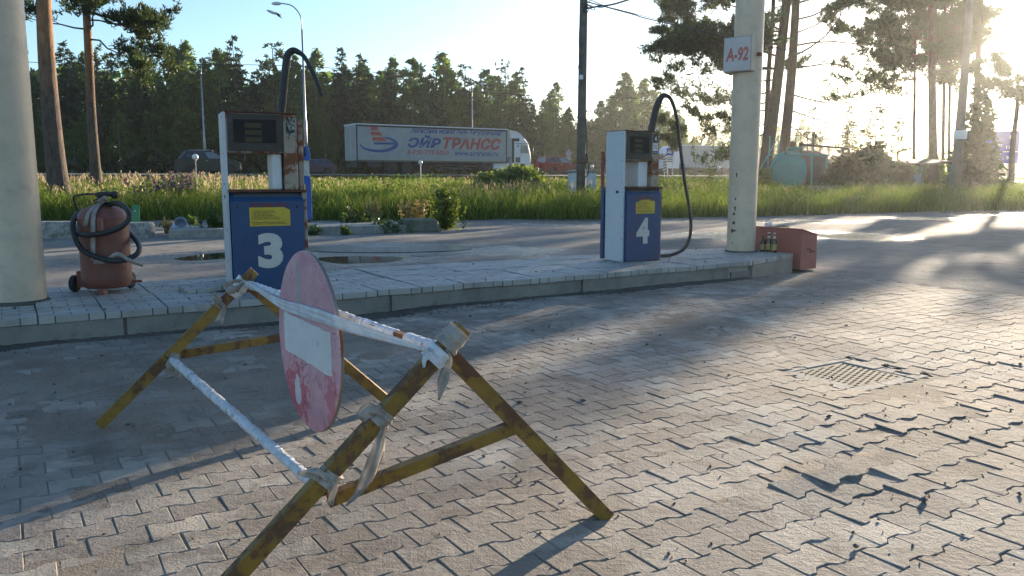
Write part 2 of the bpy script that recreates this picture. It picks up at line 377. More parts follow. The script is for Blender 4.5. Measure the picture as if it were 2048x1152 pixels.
def brick_tile_material():
    """island slabs: grey concrete with a pressed-in brick joint"""
    m, nt = newmat('island slab'); co = coords(nt, 'UV' if False else 'Object'); b = nt.nodes.new('ShaderNodeBsdfPrincipled'); b.inputs['Roughness'].default_value = .6
    gm = nt.nodes.new('ShaderNodeNewGeometry')
    bt = nt.nodes.new('ShaderNodeTexBrick'); L(nt, co, bt.inputs['Vector']); bt.inputs['Scale'].default_value = 1.0
    bt.inputs['Brick Width'].default_value = .2; bt.inputs['Row Height'].default_value = .1; bt.inputs['Mortar Size'].default_value = .0045; bt.inputs['Mortar Smooth'].default_value = .3; bt.inputs['Bias'].default_value = 0
    bt.inputs['Color1'].default_value = (.31, .295, .26, 1); bt.inputs['Color2'].default_value = (.41, .395, .35, 1); bt.inputs['Mortar'].default_value = (.055, .05, .045, 1)
    n = tex(nt, 3.0, 7, .65, co, dist=.4); col = mix(nt, fmath(nt, 'MULTIPLY', ramp(nt, n.outputs[0], .48, .68).outputs[0], .55), bt.outputs[0], (.15, .135, .12))
    f = tex(nt, 120, 5, .7, co); col = mix(nt, fmath(nt, 'MULTIPLY', ramp(nt, f.outputs[0], .5, .7).outputs[0], .35), col, (.5, .49, .47))
    L(nt, col, b.inputs['Base Color'])
    bn = nt.nodes.new('ShaderNodeBump'); bn.inputs['Distance'].default_value = .006; bn.inputs['Strength'].default_value = .8
    L(nt, fmath(nt, 'SUBTRACT', fmath(nt, 'MULTIPLY', f.outputs[0], .25), bt.outputs['Fac']), bn.inputs['Height']); L(nt, bn.outputs[0], b.inputs['Normal']); out(nt, b.outputs[0]); return m

M = {}
M['paver'] = paver_material(); M['lot'] = lot_material(); M['water'] = water_material(); M['ripple'] = ripple_material(); M['sign'] = sign_material(); M['tread'] = tread_material(); M['slab'] = brick_tile_material()
M['sand'] = soil_material('joint sand', (.18, .148, .115), (.29, .25, .20), (.36, .31, .26), 110, 1.0, 1.6)
M['verge'] = soil_material('verge soil', (.04, .05, .018), (.07, .075, .03), (.10, .09, .05), 20, .6, .5)
M['grit'] = soil_material('grit', (.07, .062, .052), (.11, .095, .08), (.16, .14, .115), 60, .5, 3)
M['road'] = soil_material('road asphalt', (.13, .13, .128), (.17, .168, .16), (.22, .215, .2), 40, .3, .6)
M['kerb'] = paint('grey kerb board', (.255, .24, .205), (.185, .17, .145), 3.0, .7, bump=.35, bscale=40, dirt=.6)
M['concrete'] = paint('old concrete', (.36, .34, .30), (.25, .235, .205), 4.0, .9, bump=.6, bscale=45, dirt=.6, dcol=(.09, .08, .065))
M['column'] = paint('cream column paint', (.62, .495, .355), (.54, .43, .305), 2.2, .45, bump=.12, bscale=30, wear=.735, wcol=(.16, .085, .04), wscale=9.0, dirt=.65, dcol=(.36, .30, .23))
M['blue'] = paint('blue cabinet paint', (.013, .062, .165), (.010, .048, .125), 3, .38, wear=.76, wscale=8, wcol=(.10, .10, .11), dirt=.25, dcol=(.06, .07, .09))
M['blue2'] = paint('bright blue paint', (.012, .085, .36), (.01, .07, .30), 3, .4, dirt=.2)
M['greyblue'] = paint('faded grey-blue paint', (.10, .12, .14), (.07, .085, .105), 4, .5, dirt=.4)
M['cream'] = paint('cream pump paint', (.56, .53, .47), (.47, .43, .37), 4, .5, wear=.64, wscale=6, dirt=.5, dcol=(.30, .24, .17))
M['cream_rust'] = paint('rust eaten cream paint', (.38, .31, .23), (.29, .23, .165), 4, .55, wear=.495, wscale=5, wcol=(.12, .042, .018), dirt=.5, dcol=(.25, .16, .10))
M['white'] = paint('white pump paint', (.72, .72, .70), (.64, .63, .60), 4, .45, wear=.69, wscale=8, dirt=.3, dcol=(.4, .36, .3))
M['rust'] = paint('rusty steel', (.15, .055, .025), (.075, .03, .017), 9, .85, bump=.5, bscale=60)
M['darkmetal'] = paint('dark steel', (.035, .033, .03), (.06, .055, .05), 8, .55, metal=.3)
M['screen'] = paint('dusty display glass', (.062, .050, .038), (.08, .066, .052), 5, .5, dirt=.4, dcol=(.11, .10, .085), spec=.2)
M['screen_dark'] = paint('display window', (.022, .019, .016), (.034, .030, .026), 9, .6, spec=.15)
M['amber'] = paint('amber display strip', (.105, .08, .045), (.08, .062, .036), 9, .6, spec=.15)
M['number'] = paint('cream number vinyl', (.60, .57, .50), (.54, .51, .44), 8, .5, dirt=.3, dcol=(.3, .28, .25))
M['yellow'] = paint('yellow notice', (.62, .44, .035), (.55, .38, .03), 5, .5, dirt=.25, dcol=(.3, .2, .05))
M['ink'] = paint('black print', (.025, .022, .02), (.03, .028, .025), 5, .6)
M['redpaint'] = paint('dull red paint', (.30, .075, .052), (.24, .06, .042), 4, .6, dirt=.4, dcol=(.13, .06, .045))
M['redbox'] = paint('weathered red box paint', (.44, .125, .10), (.36, .10, .08), 2.5, .55, bump=.15, wear=.745, wscale=7, wcol=(.10, .05, .035), dirt=.35, dcol=(.2, .09, .07))
M['redold'] = paint('scraped off red label', (.17, .035, .03), (.10, .04, .05), 20, .6, wear=.54, wscale=30, wcol=(.014, .05, .13))
M['rubber'] = paint('black hose rubber', (.018, .017, .016), (.03, .029, .027), 12, .5, bump=.2)
M['tyre'] = paint('tyre rubber', (.022, .021, .02), (.04, .038, .035), 12, .8)
M['yellowbar'] = paint('chipped yellow steel', (.27, .15, .016), (.15, .08, .014), 11, .55, wear=.50, wscale=11, wcol=(.075, .038, .018), dirt=.85, dcol=(.14, .085, .022), bump=.2)
M['tape0'] = paint('white barrier tape', (.66, .68, .72), (.58, .60, .65), 14, .32, bump=.5, bscale=30, dirt=.3, dcol=(.4, .38, .34))
def tapemat(name, c, d, tr):
    m, nt = newmat(name); co = coords(nt); n = tex(nt, 16, 5, .6, co); col = mix(nt, ramp(nt, n.outputs[0], .4, .66).outputs[0], c, d)
    b = nt.nodes.new('ShaderNodeBsdfPrincipled'); L(nt, col, b.inputs['Base Color']); b.inputs['Roughness'].default_value = .34; t = nt.nodes.new('ShaderNodeBsdfTranslucent'); L(nt, col, t.inputs['Color'])
    bn = nt.nodes.new('ShaderNodeBump'); bn.inputs['Strength'].default_value = .7; bn.inputs['Distance'].default_value = .006; L(nt, tex(nt, 45, 4, .6, co, dist=1.2).outputs[0], bn.inputs['Height']); L(nt, bn.outputs[0], b.inputs['Normal'])
    s = nt.nodes.new('ShaderNodeMixShader'); s.inputs[0].default_value = tr; L(nt, b.outputs[0], s.inputs[1]); L(nt, t.outputs[0], s.inputs[2]); out(nt, s.outputs[0]); return m
M['tape'] = tapemat('white barrier tape', (.74, .76, .79), (.60, .60, .60), .14); M['tape_old'] = tapemat('dirty tape', (.56, .52, .46), (.36, .31, .26), .38)
M['signback'] = paint('sign edge', (.22, .20, .17), (.15, .13, .11), 9, .6, wear=.6)
M['signwhite'] = paint('flaked white paint', (.62, .64, .63), (.56, .57, .56), 7, .55, wear=.665, wscale=13, wcol=(.16, .10, .09), dirt=.3, dcol=(.4, .36, .36))
M['ext'] = paint('old extinguisher paint', (.25, .09, .06), (.17, .06, .042), 4, .55, wear=.66, wscale=14, wcol=(.09, .035, .02), dirt=.55, dcol=(.10, .05, .035), bump=.2, bscale=120)
M['green'] = paint('green post paint', (.012, .20, .085), (.01, .16, .07), 5, .4)
M['white_far'] = paint('white paint', (.72, .73, .74), (.66, .67, .68), 3, .4)
M['steel'] = paint('galvanised steel', (.36, .37, .38), (.28, .29, .30), 4, .45, metal=.6)
M['wood'] = paint('weathered pole wood', (.17, .145, .115), (.10, .085, .07), 3, .9, bump=.6, bscale=20, dirt=.5, dcol=(.05, .045, .04))
M['wire'] = paint('cable', (.02, .02, .02), (.03, .03, .03), 5, .6)
M['globe'] = paint('white lamp glass', (.80, .80, .78), (.75, .75, .72), 4, .3)
M['curtain'] = paint('grey trailer curtain', (.36, .385, .39), (.29, .315, .32), .7, .55, bump=.3, bscale=3, dirt=.35, dcol=(.20, .21, .20))
M['trailer_dark'] = paint('dark chassis', (.03, .032, .034), (.05, .05, .05), 3, .7)
M['navy'] = paint('blue lettering', (.025, .075, .26), (.035, .09, .27), 2, .5)
M['redlet'] = paint('worn red lettering', (.43, .075, .055), (.40, .09, .07), 2, .5, wear=.62, wscale=2.2, wcol=(.30, .29, .28))
M['cabwhite'] = paint('white cab paint', (.70, .72, .74), (.66, .68, .70), 2, .3, coat=.3)
M['glass'] = glassmat('window glass'); M['glass_sky'] = glassmat('sky toned window glass', (.16, .19, .21), .08)  # the paler glass carries reflected sky in its base colour
M['turq'] = paint('turquoise tank paint', (.05, .33, .29), (.045, .27, .24), 1.6, .5, wear=.70, wscale=2.2, wcol=(.15, .07, .04), dirt=.4, dcol=(.2, .22, .2))
M['tankbody'] = paint('rusty tank shell', (.16, .13, .115), (.125, .095, .08), 1.5, .8, wear=.60, wscale=1.5, wcol=(.14, .06, .03))
M['signblue'] = paint('blue road sign', (.015, .06, .52), (.015, .055, .46), 2, .4)
M['signwht'] = paint('white sign face', (.75, .76, .78), (.7, .71, .72), 3, .45)
M['redtext'] = paint('faded red lettering', (.44, .10, .085), (.36, .09, .075), 8, .55)
M['lightpanel'] = paint('grey lightbox face', (.47, .455, .45), (.42, .41, .405), 4, .4, dirt=.3, dcol=(.3, .28, .26))
M['bottle'] = glassmat('brown bottle glass', (.045, .018, .007), .06)
M['label'] = paint('bottle label', (.42, .33, .13), (.36, .27, .10), 9, .5)
M['grass'] = grassmat('grass blades', .58)
M['spruce'] = leafmat('spruce needles', (.026, .055, .024), (.05, .088, .032), .32)
M['pine'] = leafmat('pine needles', (.05, .085, .028), (.09, .125, .04), .45)
M['birch'] = leafmat('birch leaves', (.12, .20, .03), (.22, .27, .05), .62, cc=(.07, .125, .025))
M['aspen'] = leafmat('aspen leaves', (.055, .14, .028), (.13, .225, .045), .58)
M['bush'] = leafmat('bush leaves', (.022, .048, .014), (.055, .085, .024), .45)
M['bushbrown'] = leafmat('brownish bush leaves', (.060, .050, .022), (.09, .085, .03), .4)
M['weed'] = leafmat('weed leaves', (.045, .09, .018), (.10, .15, .03), .45)
M['dryweed'] = leafmat('dry weed', (.20, .165, .07), (.30, .25, .11), .4)
M['purple'] = leafmat('fireweed flowers', (.20, .09, .24), (.30, .16, .33), .35)
M['pinebark'] = barkmat('pine bark', (.125, .09, .07), (.34, .17, .08), 3.2, 5.2, 5.0, 1.0)
M['pinebark_dark'] = barkmat('dark pine bark', (.085, .066, .055), (.15, .09, .055), 5.0, 9.0)
M['birchbark'] = paint('birch bark', (.52, .50, .45), (.10, .09, .08), 6, .8)
M['sprucebark'] = paint('spruce bark', (.085, .068, .055), (.055, .045, .038), 6, .9)
# ------------------------------------------------------------------ numeric noise
def vnoise(x, y, scale, seed=0, octs=3):
    x = np.asarray(x, float)*scale; y = np.asarray(y, float)*scale; tot = 0; amp = 1; s = 0
    for o in range(octs):
        xi = np.floor(x).astype(np.int64); yi = np.floor(y).astype(np.int64); fx = x-xi; fy = y-yi
        fx = fx*fx*(3-2*fx); fy = fy*fy*(3-2*fy)
        def h(a, b):
            k = (a*374761393+b*668265263+(seed+o)*974711) & 0x7fffffff; k = (k ^ (k >> 13))*1274126177 & 0x7fffffff
            return ((k ^ (k >> 16)) & 0xffff)/65535.0
        v = (h(xi, yi)*(1-fx)+h(xi+1, yi)*fx)*(1-fy)+(h(xi, yi+1)*(1-fx)+h(xi+1, yi+1)*fx)*fy
        tot = tot+v*amp; s += amp; amp *= .5; x = x*2.03; y = y*2.03
    return tot/s
# ------------------------------------------------------------------ terrain: forecourt level 0, verge rising to the highway at 1.45
VX = [-80, -14, -4.4, 2.4, 7, 13, 18.3, 30, 60, 120]; VYS = [20.5, 21.5, 21.7, 22.3, 23.75, 27, 28.8, 37, 62, 110]
def verge_y(x): return np.interp(x, VX, VYS)
ROAD_Z = 1.45; RP0 = np.array([-12.0, 62.3])-3.2*V
def road_d(x, y): return -((x-RP0[0])*V[0]+(y-RP0[1])*V[1])        # metres before the near edge of the highway
def tz(x, y):
    x = np.asarray(x, float); y = np.asarray(y, float)
    dv = y-verge_y(x)+(vnoise(x, y, .8, 3)-.5)*.8; dr = np.maximum(road_d(x, y), .02)
    t = np.clip(dv/(np.maximum(dv, .001)+dr), 0, 1)
    z = 1.0*t**.9+(vnoise(x, y, .25, 5)-.5)*.22*np.clip(dv/3, 0, 1)*np.clip(dr/4, 0, 1)
    return np.where(dv > 0, np.minimum(z, 1.12), 0)-.16*np.clip(1-dv/.35, 0, 1)
def sheet(xs, ys, zf, name, mat, colf=None, smooth=True, mask=None):
    X, Y = np.meshgrid(xs, ys); Z = zf(X, Y); nx, ny = len(xs), len(ys)
    v = np.stack([X, Y, Z], -1).reshape(-1, 3); i = np.arange(nx*ny).reshape(ny, nx)
    f = np.stack([i[:-1, :-1], i[:-1, 1:], i[1:, 1:], i[1:, :-1]], -1).reshape(-1, 4)
    if mask is not None:
        mk = mask(X, Y); mf = (mk[:-1, :-1] & mk[:-1, 1:] & mk[1:, 1:] & mk[1:, :-1]).reshape(-1); f = f[mf]
    m = MB(); m.add(v, f, colf(X, Y).reshape(-1, 4) if colf else None)
    return struct(m.build(name, mat, smooth=smooth))
def cat_(*a): return np.unique(np.concatenate(a))
sheet(cat_(np.linspace(-600, -60, 20), np.arange(-60, 90, .9), np.linspace(90, 700, 22)), cat_(np.linspace(-120, 15, 14), np.arange(15, 110, .7), np.linspace(110, 800, 26)), tz, 'ground', M['verge'])
# forecourt asphalt with potholes that hold water
PUD = [  # px centre, half width px, y range px, depth
    (722, 513, 95, 505, 522, .045), (770, 494, 120, 489, 500, .02), (140, 518, 60, 512, 524, .02), (400, 512, 62, 504, 520, .03), (1690, 469, 75, 464, 476, .035),
    (1620, 441, 70, 439, 444, .02), (1985, 426, 70, 424, 429, .03), (1130, 444, 60, 441, 447, .02), (1010, 500, 70, 496, 505, .02), (1430, 470, 60, 466, 474, .02), (880, 505, 40, 502, 508, .02), (1850, 436, 50, 434, 438, .02)]
PE = []
for (cx, cy, hw, y0, y1, dp) in PUD:
    c = g(cx, cy); a = hw/1600*c[1]; b = abs(g(cx, y0)[1]-g(cx, y1)[1])/2; PE.append((c[0], c[1], a, b, dp))
UE = 7.42
def lot_z(X, Y):
    z = -.014+(vnoise(X, Y, .45, 21)-.5)*.045+(vnoise(X, Y, 3, 22)-.5)*.012
    for (cx, cy, a, b, dp) in PE:
        r2 = ((X-cx)/(a*1.15))**2+((Y-cy)/(b*1.15))**2; z = z-dp*np.exp(-r2)
    u = (X-ISO[0])*U[0]+(Y-ISO[1])*U[1]; v = (X-ISO[0])*V[0]+(Y-ISO[1])*V[1]
    ins = np.clip((UE+.25-u)/.3, 0, 1)*np.clip((.9-v)/.3, 0, 1)
    return z-.09*ins
def lot_c(X, Y):
    w = np.zeros_like(X)
    for (cx, cy, a, b, dp) in PE:
        r2 = ((X-cx)/(a*1.7+.25))**2+((Y-cy)/(b*1.8+.3))**2; w = np.maximum(w, np.exp(-r2))
    c = np.zeros(X.shape+(4,)); c[..., 0] = w; c[..., 3] = 1; return c
sheet(cat_(np.linspace(-60, -17, 30), np.arange(-17, 26, .13), np.linspace(26, 70, 40)), cat_(np.linspace(-60, 4, 30), np.arange(4, 31, .13), np.linspace(31, 60, 30)), lot_z, 'forecourt', M['lot'], lot_c,
      mask=lambda X, Y: Y < verge_y(X)+.5)
for pi_, (cx, cy, a, b, dp) in enumerate(PE):
    n = 28; zc = float(lot_z(np.array([cx]), np.array([cy]))[0])
    m = MB(); ring = [(cx+1.5*a*math.cos(2*math.pi*k/n), cy+1.5*b*math.sin(2*math.pi*k/n), zc+dp*.42) for k in range(n)]
    m.add(ring, [list(range(n))]); struct(m.build('puddle', M['water' if pi_ in (0, 3) else 'ripple']))
# ------------------------------------------------------------------ paving
CA, CB = g(1530, 975)[:2], g(2048, 822)[:2]; CD = (CB-CA)/np.linalg.norm(CB-CA); CN = np.array([-CD[1], CD[0]])
MHC = g(1697, 738)[:2]; MHU, MHV = uv_of(MHC)
def pave_z(x, y):
    x = np.asarray(x, float); y = np.asarray(y, float)
    z = (vnoise(x, y, .55, 31)-.5)*.05+(vnoise(x, y, 1.9, 33, 2)-.5)*.014
    t = (x-CA[0])*CD[0]+(y-CA[1])*CD[1]; d = (x-CA[0])*CN[0]+(y-CA[1])*CN[1]+(vnoise(x, y, 3, 35)-.5)*.12
    win = np.clip((t+.35)/.8, 0, 1)
    z = z+win*np.where(d > 0, -.034*np.exp(-np.maximum(d, 0)/.5), .015*np.exp(np.minimum(d, 0)/.35))
    r2 = (x-MHC[0])**2+(y-MHC[1])**2
    return z-.02*np.exp(-r2/.5)
PW, PP, PA, GAP = .17, .123, .0105, .0015
xs_ = np.array([-PW/2, -.053, -.026, .026, .053, PW/2]); wd = np.array([PP/2+PA, PP/2+PA, PP/2-PA, PP/2-PA, PP/2+PA, PP/2+PA])
xs_ = np.clip(xs_, -PW/2+GAP, PW/2-GAP); wd = wd-GAP
ring = np.concatenate([np.stack([xs_, -wd], 1), np.stack([xs_[::-1], wd[::-1]], 1)])          # 12 corners, counter-clockwise
ins = ring*np.array([1-.006/PW*1.0, 1-.006/PP])
cu, cv = [], []
for r_ in range(int(9.2/PP)):
    off = PW/2 if r_ % 2 else 0.0
    us = np.arange(-6.6+off, UE+.05, PW); cu.append(us); cv.append(np.full(len(us), -.06-PP*(r_+.5)))
cu = np.concatenate(cu); cv = np.concatenate(cv)
wx = ISO[0]+U[0]*cu+V[0]*cv; wy = ISO[1]+U[1]*cu+V[1]*cv
keep = (wy > .7) & (np.abs(wx) < .76*wy+1.6) & ~((np.abs(cu-MHU) < .365) & (np.abs(cv-MHV) < .31))
cu, cv, wx, wy = cu[keep], cv[keep], wx[keep], wy[keep]; n = len(cu)
e = .04; hz = pave_z(wx, wy); sx = (pave_z(wx+e, wy)-pave_z(wx-e, wy))/(2*e); sy = (pave_z(wx, wy+e)-pave_z(wx, wy-e))/(2*e)
loose = np.exp(-(((wx-CA[0])*CN[0]+(wy-CA[1])*CN[1])/.5)**2)*np.clip(((wx-CA[0])*CD[0]+(wy-CA[1])*CD[1]+.3)/.6, 0, 1)
sx = sx+RNG.normal(0, .0045, n)*(1+1.5*loose); sy = sy+RNG.normal(0, .0045, n)*(1+1.5*loose); hz = hz+RNG.normal(0, .0008, n)*(1+2.5*loose)
ra = RNG.normal(0, .012, n)*(1+2*loose); ju = RNG.normal(0, .0012, n)*(1+5*loose); jv = RNG.normal(0, .0012, n)*(1+5*loose)
def pring(rg, dz):
    a = rg[None, :, 0]*np.cos(ra)[:, None]-rg[None, :, 1]*np.sin(ra)[:, None]+ju[:, None]; b = rg[None, :, 0]*np.sin(ra)[:, None]+rg[None, :, 1]*np.cos(ra)[:, None]+jv[:, None]
    dx = U[0]*a+V[0]*b; dy = U[1]*a+V[1]*b
    return np.stack([wx[:, None]+dx, wy[:, None]+dy, hz[:, None]+sx[:, None]*dx+sy[:, None]*dy+dz], -1)
vv = np.concatenate([pring(ring, -.035), pring(ring, -.0028), pring(ins, 0.0)], 1)             # n,36,3
base = (np.arange(n)*36)[:, None]
q = []
for lv in (0, 12):
    for k in range(12):
        j = (k+1) % 12; q.append([lv+k, lv+j, lv+12+j, lv+12+k])
q = np.array(q)
m = MB(); m.add(vv.reshape(-1, 3), (base[:, :, None]+q[None]).reshape(-1, 4)); m.fs.append(np.asarray((base+np.arange(24, 36)[None])))
struct(m.build('paving', M['paver']))
def sand_z(X, Y):
    p = vnoise(X, Y, .7, 41, 4); cover = np.clip((p-.52)/.2, 0, 1)
    return pave_z(X, Y)-.0036+.0050*cover+(vnoise(X, Y, 6, 43, 3)-.5)*.0050+(vnoise(X, Y, 22, 44, 2)-.5)*.0018
sheet(cat_(np.arange(-6, 8.5, .045)), cat_(np.arange(.6, 11.2, .045)), sand_z, 'sand', M['sand'],
      mask=lambda X, Y: (((X-ISO[0])*U[0]+(Y-ISO[1])*U[1]) < UE+.1+(vnoise(X, Y, 3, 46)-.5)*.3) & (((X-ISO[0])*V[0]+(Y-ISO[1])*V[1]) < .08) & (np.abs(X) < .78*Y+1.7) & ~((np.abs((X-ISO[0])*U[0]+(Y-ISO[1])*U[1]-MHU) < .33) & (np.abs((X-ISO[0])*V[0]+(Y-ISO[1])*V[1]-MHV) < .28)))
# manhole with a perforated plate in a frame of narrow kerbs
mh = thing('drain_cover', 'square perforated metal drain cover sunk in the paving', 'drain cover', (MHC[0], MHC[1], float(pave_z(*MHC))-.004), IROT)
mh.scale = (.85, .85, 1)
b = MB()
for (x0, y0, x1, y1) in ((-.40, -.345, -.06, -.25), (-.055, -.345, .24, -.25), (.245, -.345, .40, -.25), (-.40, .25, -.1, .345), (-.095, .25, .40, .345), (-.40, -.245, -.27, .245), (.27, -.245, .40, -.02), (.27, -.015, .40, .245)):
    b.box((x0, y0, -.06), (x1, y1, .005+random.uniform(-.003, .003)), bev=.005)
b.build('frame', M['concrete'], mh)
m = MB(); m.box((-.265, -.245, -.05), (.265, .245, .000), bev=.004); m.build('plate', paint('worn cover steel', (.30, .27, .20), (.22, .195, .15), 6, .85, spec=.15, bump=.3, bscale=30, dirt=.5, dcol=(.2, .17, .12)), mh)
m = MB()
for i in range(9):
    for j in range(11):
        x = -.225+i*.056; y = -.215+j*.042+(.021 if i % 2 else 0)
        if y < .225: m.box((x-.014, y-.0055, -.010), (x+.014, y+.0055, .0015))
stuff(m.build('slots', paint('painted slot shade', (.02, .018, .016), None, 5, 1.0, spec=0.0), mh))  # solid near-black blocks paint the shade inside open holes
# ------------------------------------------------------------------ pump island
ISZ = .2
isl = MB(); isl.prism([(-6.5, .03), (6.32, .03), (7.40, .345), (7.46, .8), (7.26, 1.28), (6.3, 1.52), (-6.5, 1.52)], -.1, ISZ-.052)
o = struct(isl.build('island', M['concrete'])); o.location = (ISO[0], ISO[1], 0); o.rotation_euler[2] = IROT
sl = MB(); S = .4
for i in range(-16, 16):
    for j in range(4):
        u0 = -.1+i*S; v0 = -.02+j*S
        if u0+S > 6.35 or v0 > 1.5: continue
        s2 = min(S, 1.55-v0); dz = random.gauss(0, .003); ta, tb = random.gauss(0, .008), random.gauss(0, .008)
        if j == 0: tb += abs(random.gauss(0, .012)); dz -= .003
        k = sl.n; sl.box((u0+.004, v0+.004, ISZ-.05), (u0+S-.004, v0+s2-.004, ISZ), bev=.004)
        w = sl.vs[-1]; w[:, 2] += dz+ta*(w[:, 0]-u0-S/2)+tb*(w[:, 1]-v0-S/2)
for poly in ([(6.304, -.02), (6.85, .135), (6.85, .8), (6.304, .8)], [(6.858, .137), (7.44, .31), (7.50, .8), (6.858, .8)], [(6.304, .808), (7.5, .808), (7.3, 1.3), (6.304, 1.55)]):
    sl.prism(poly, ISZ-.05, ISZ+random.gauss(0, .002))
o = struct(sl.build('island_paving', M['slab'])); o.location = (ISO[0], ISO[1], 0); o.rotation_euler[2] = IROT
kb = MB(); cuts = [-6.2, -4.1, -2.05, .02, 2.02, 4.0, 6.02]
for a, b_ in zip(cuts[:-1], cuts[1:]):
    t1, t2 = random.uniform(-.012, .010), random.uniform(-.012, .010)
    kb.prism([(a+.012, .0+t1), (b_-.012, .0+t2), (b_-.012, .028+t2), (a+.012, .028+t1)], -.08, ISZ-.054+random.uniform(-.006, 0))
kb.add([(-.10, -.012, -.05), (-.012, -.006, -.05), (-.012, -.006, .02), (-.09, -.010, .13), (-.10, .02, -.05), (-.012, .02, -.05), (-.012, .02, .02), (-.09, .02, .13)], [[0, 1, 2, 3], [1, 5, 6, 2], [2, 6, 7, 3], [0, 3, 7, 4]])
kb.prism([(6.05, .002), (6.36, .02), (6.36, .045), (6.05, .03)], -.08, .09)
kb.prism([(6.38, .0), (7.43, .305), (7.42, .335), (6.37, .03)], -.08, ISZ-.055)
kb.prism([(7.445, .32), (7.50, .8), (7.47, .8), (7.415, .33)], -.08, ISZ-.055)
o = struct(kb.build('kerb', M['kerb'])); o.location = (ISO[0], ISO[1], 0); o.rotation_euler[2] = IROT
# far island
A2, B2 = g(338, 476)[:2], g(822, 464)[:2]; d2 = (B2-A2); L2 = np.linalg.norm(d2); R2 = math.atan2(d2[1], d2[0]); d2 = d2/L2; n2 = np.array([-d2[1], d2[0]])
def I2(u, v, z=0): p = A2+d2*u+n2*v; return np.array([p[0], p[1], z])
m = MB(); m.box((0, 0, -.1), (L2, 1.25, .15), bev=.02)
for i in range(6): m.box((i*L2/6+.008, -.012, -.1), ((i+1)*L2/6-.008, .1, .145+random.uniform(-.004, .006)), bev=.01)
o = struct(m.build('far_island', M['concrete'])); o.location = (A2[0], A2[1], 0); o.rotation_euler[2] = R2
# ------------------------------------------------------------------ highway
def RW(s, d, z=ROAD_Z): p = RP0+U*s+V*d; return (p[0], p[1], z)     # s along, d beyond the near edge
m = MB(); ss = np.arange(-90, 420, 6.0)
ds = [-1.2, 0, 7.6, 9.5, 12.5, 14.5, 23, 24.5]; zs = [1.36, 1.45, 1.47, 1.46, 1.46, 1.47, 1.45, 1.38]
v = [RW(s, d, z) for s in ss for d, z in zip(ds, zs)]; k = len(ds)
m.add(v, [[i*k+j, (i+1)*k+j, (i+1)*k+j+1, i*k+j+1] for i in range(len(ss)-1) for j in range(k-1)]); struct(m.build('road', M['road']))
m = MB()
for d in (.35, 7.3, 14.8, 22.7): m.add([RW(-90, d, 1.478), RW(400, d, 1.478), RW(400, d+.16, 1.478), RW(-90, d+.16, 1.478)], [[0, 1, 2, 3]])
for s in range(-90, 300, 9):
    for d in (3.8, 18.7): m.add([RW(s, d, 1.478), RW(s+3, d, 1.478), RW(s+3, d+.14, 1.478), RW(s, d+.14, 1.478)], [[0, 1, 2, 3]])
struct(m.build('road_marking', M['signwht']))
# ------------------------------------------------------------------ canopy columns
def column(name, label, c, r):
    t = thing(name, label, 'column', (c[0], c[1], ISZ-.01))
    m = MB(); m.lathe([(r, 0), (r, 1.2), (r, 2.4), (r*1.0, 4.45)], 40); m.build('shaft', M['column'], t, True, 40)
    m = MB(); pr = [(r+.002, -.02), (r+.03, .0), (r+.024, .018), (r+.003, .03)]; m.lathe(pr, 40); m.build('base_mortar', M['grit'], t, True)
    return t
cR = (g(1455, 505, ISZ)+g(1510, 503, ISZ))/2; rR = .172
cRc = np.array([2.86, 9.98]); colR = column('canopy_column', 'cream painted round canopy column carrying the A-92 light box', cRc, rR)
cLc = np.array([-3.655, 5.86]); column('canopy_column', 'cream painted round canopy column standing left of the brown fire extinguisher', cLc, .185)
m = MB(); rng = random.Random(3)
for (px, py, w, h) in ((1470, 417, 4, 9), (1467, 428, 5, 5), (1466, 446, 6, 7), (1459, 462, 5, 7), (1468, 461, 7, 5), (1473, 118, 3, 10), (1471, 398, 3, 4), (1474, 350, 3, 9), (1462, 487, 2, 5), (1461, 430, 2, 3)):
    p = at(px, py, 9.86); d = p[:2]-cRc; a = math.atan2(d[1], d[0]); s = 9.9/1600; pts = []
    for k in range(9):
        q = 2*math.pi*k/9; rr = rng.uniform(.35, .75); pts.append((a+rr*math.cos(q)*w*s/rR, p[2]+rr*math.sin(q)*h*s))
    m.add([(rR*1.004*math.cos(x), rR*1.004*math.sin(x), z-ISZ+.01) for x, z in pts], [list(range(9))])
m.build('flaked_patch', paint('flaked paint patch', (.03, .055, .03), (.05, .045, .03), 30, .7), colR)
# light box with the fuel grade
bx = thing('fuel_grade_sign', 'small grey light box reading A-92 in red, fixed to the cream column', 'sign', (0, 0, 0))
pl, pr_ = at(1446, 130, 9.92), at(1502, 130, 9.70); zb = at(1475, 139, 9.62)[2]; zt = at(1475, 67, 9.62)[2]
dxy = pr_[:2]-pl[:2]; ang = math.atan2(dxy[1], dxy[0]); w_ = float(np.hypot(dxy[0], dxy[1]))
bx.location = (pl[0], pl[1], zb); bx.rotation_euler[2] = ang; hh = zt-zb
m = MB(); m.box((0, 0, 0), (w_, .15, hh), bev=.008); m.build('case', paint('box case', (.34, .29, .23), None, 5, .5), bx)
m = MB(); m.box((.012, -.004, .012), (w_-.012, .004, hh-.012)); m.build('face', M['lightpanel'], bx)
lettering('lettering', 'A-92', M['redtext'], bx, (.035, -.005, hh*.29), w_*.80, hh*.40, bold=.035, shear=.12)
m = MB(); m.box((w_*.7, .15, hh*.45), (w_+.05, .2, hh*.55)); m.build('bracket', M['rust'], bx)

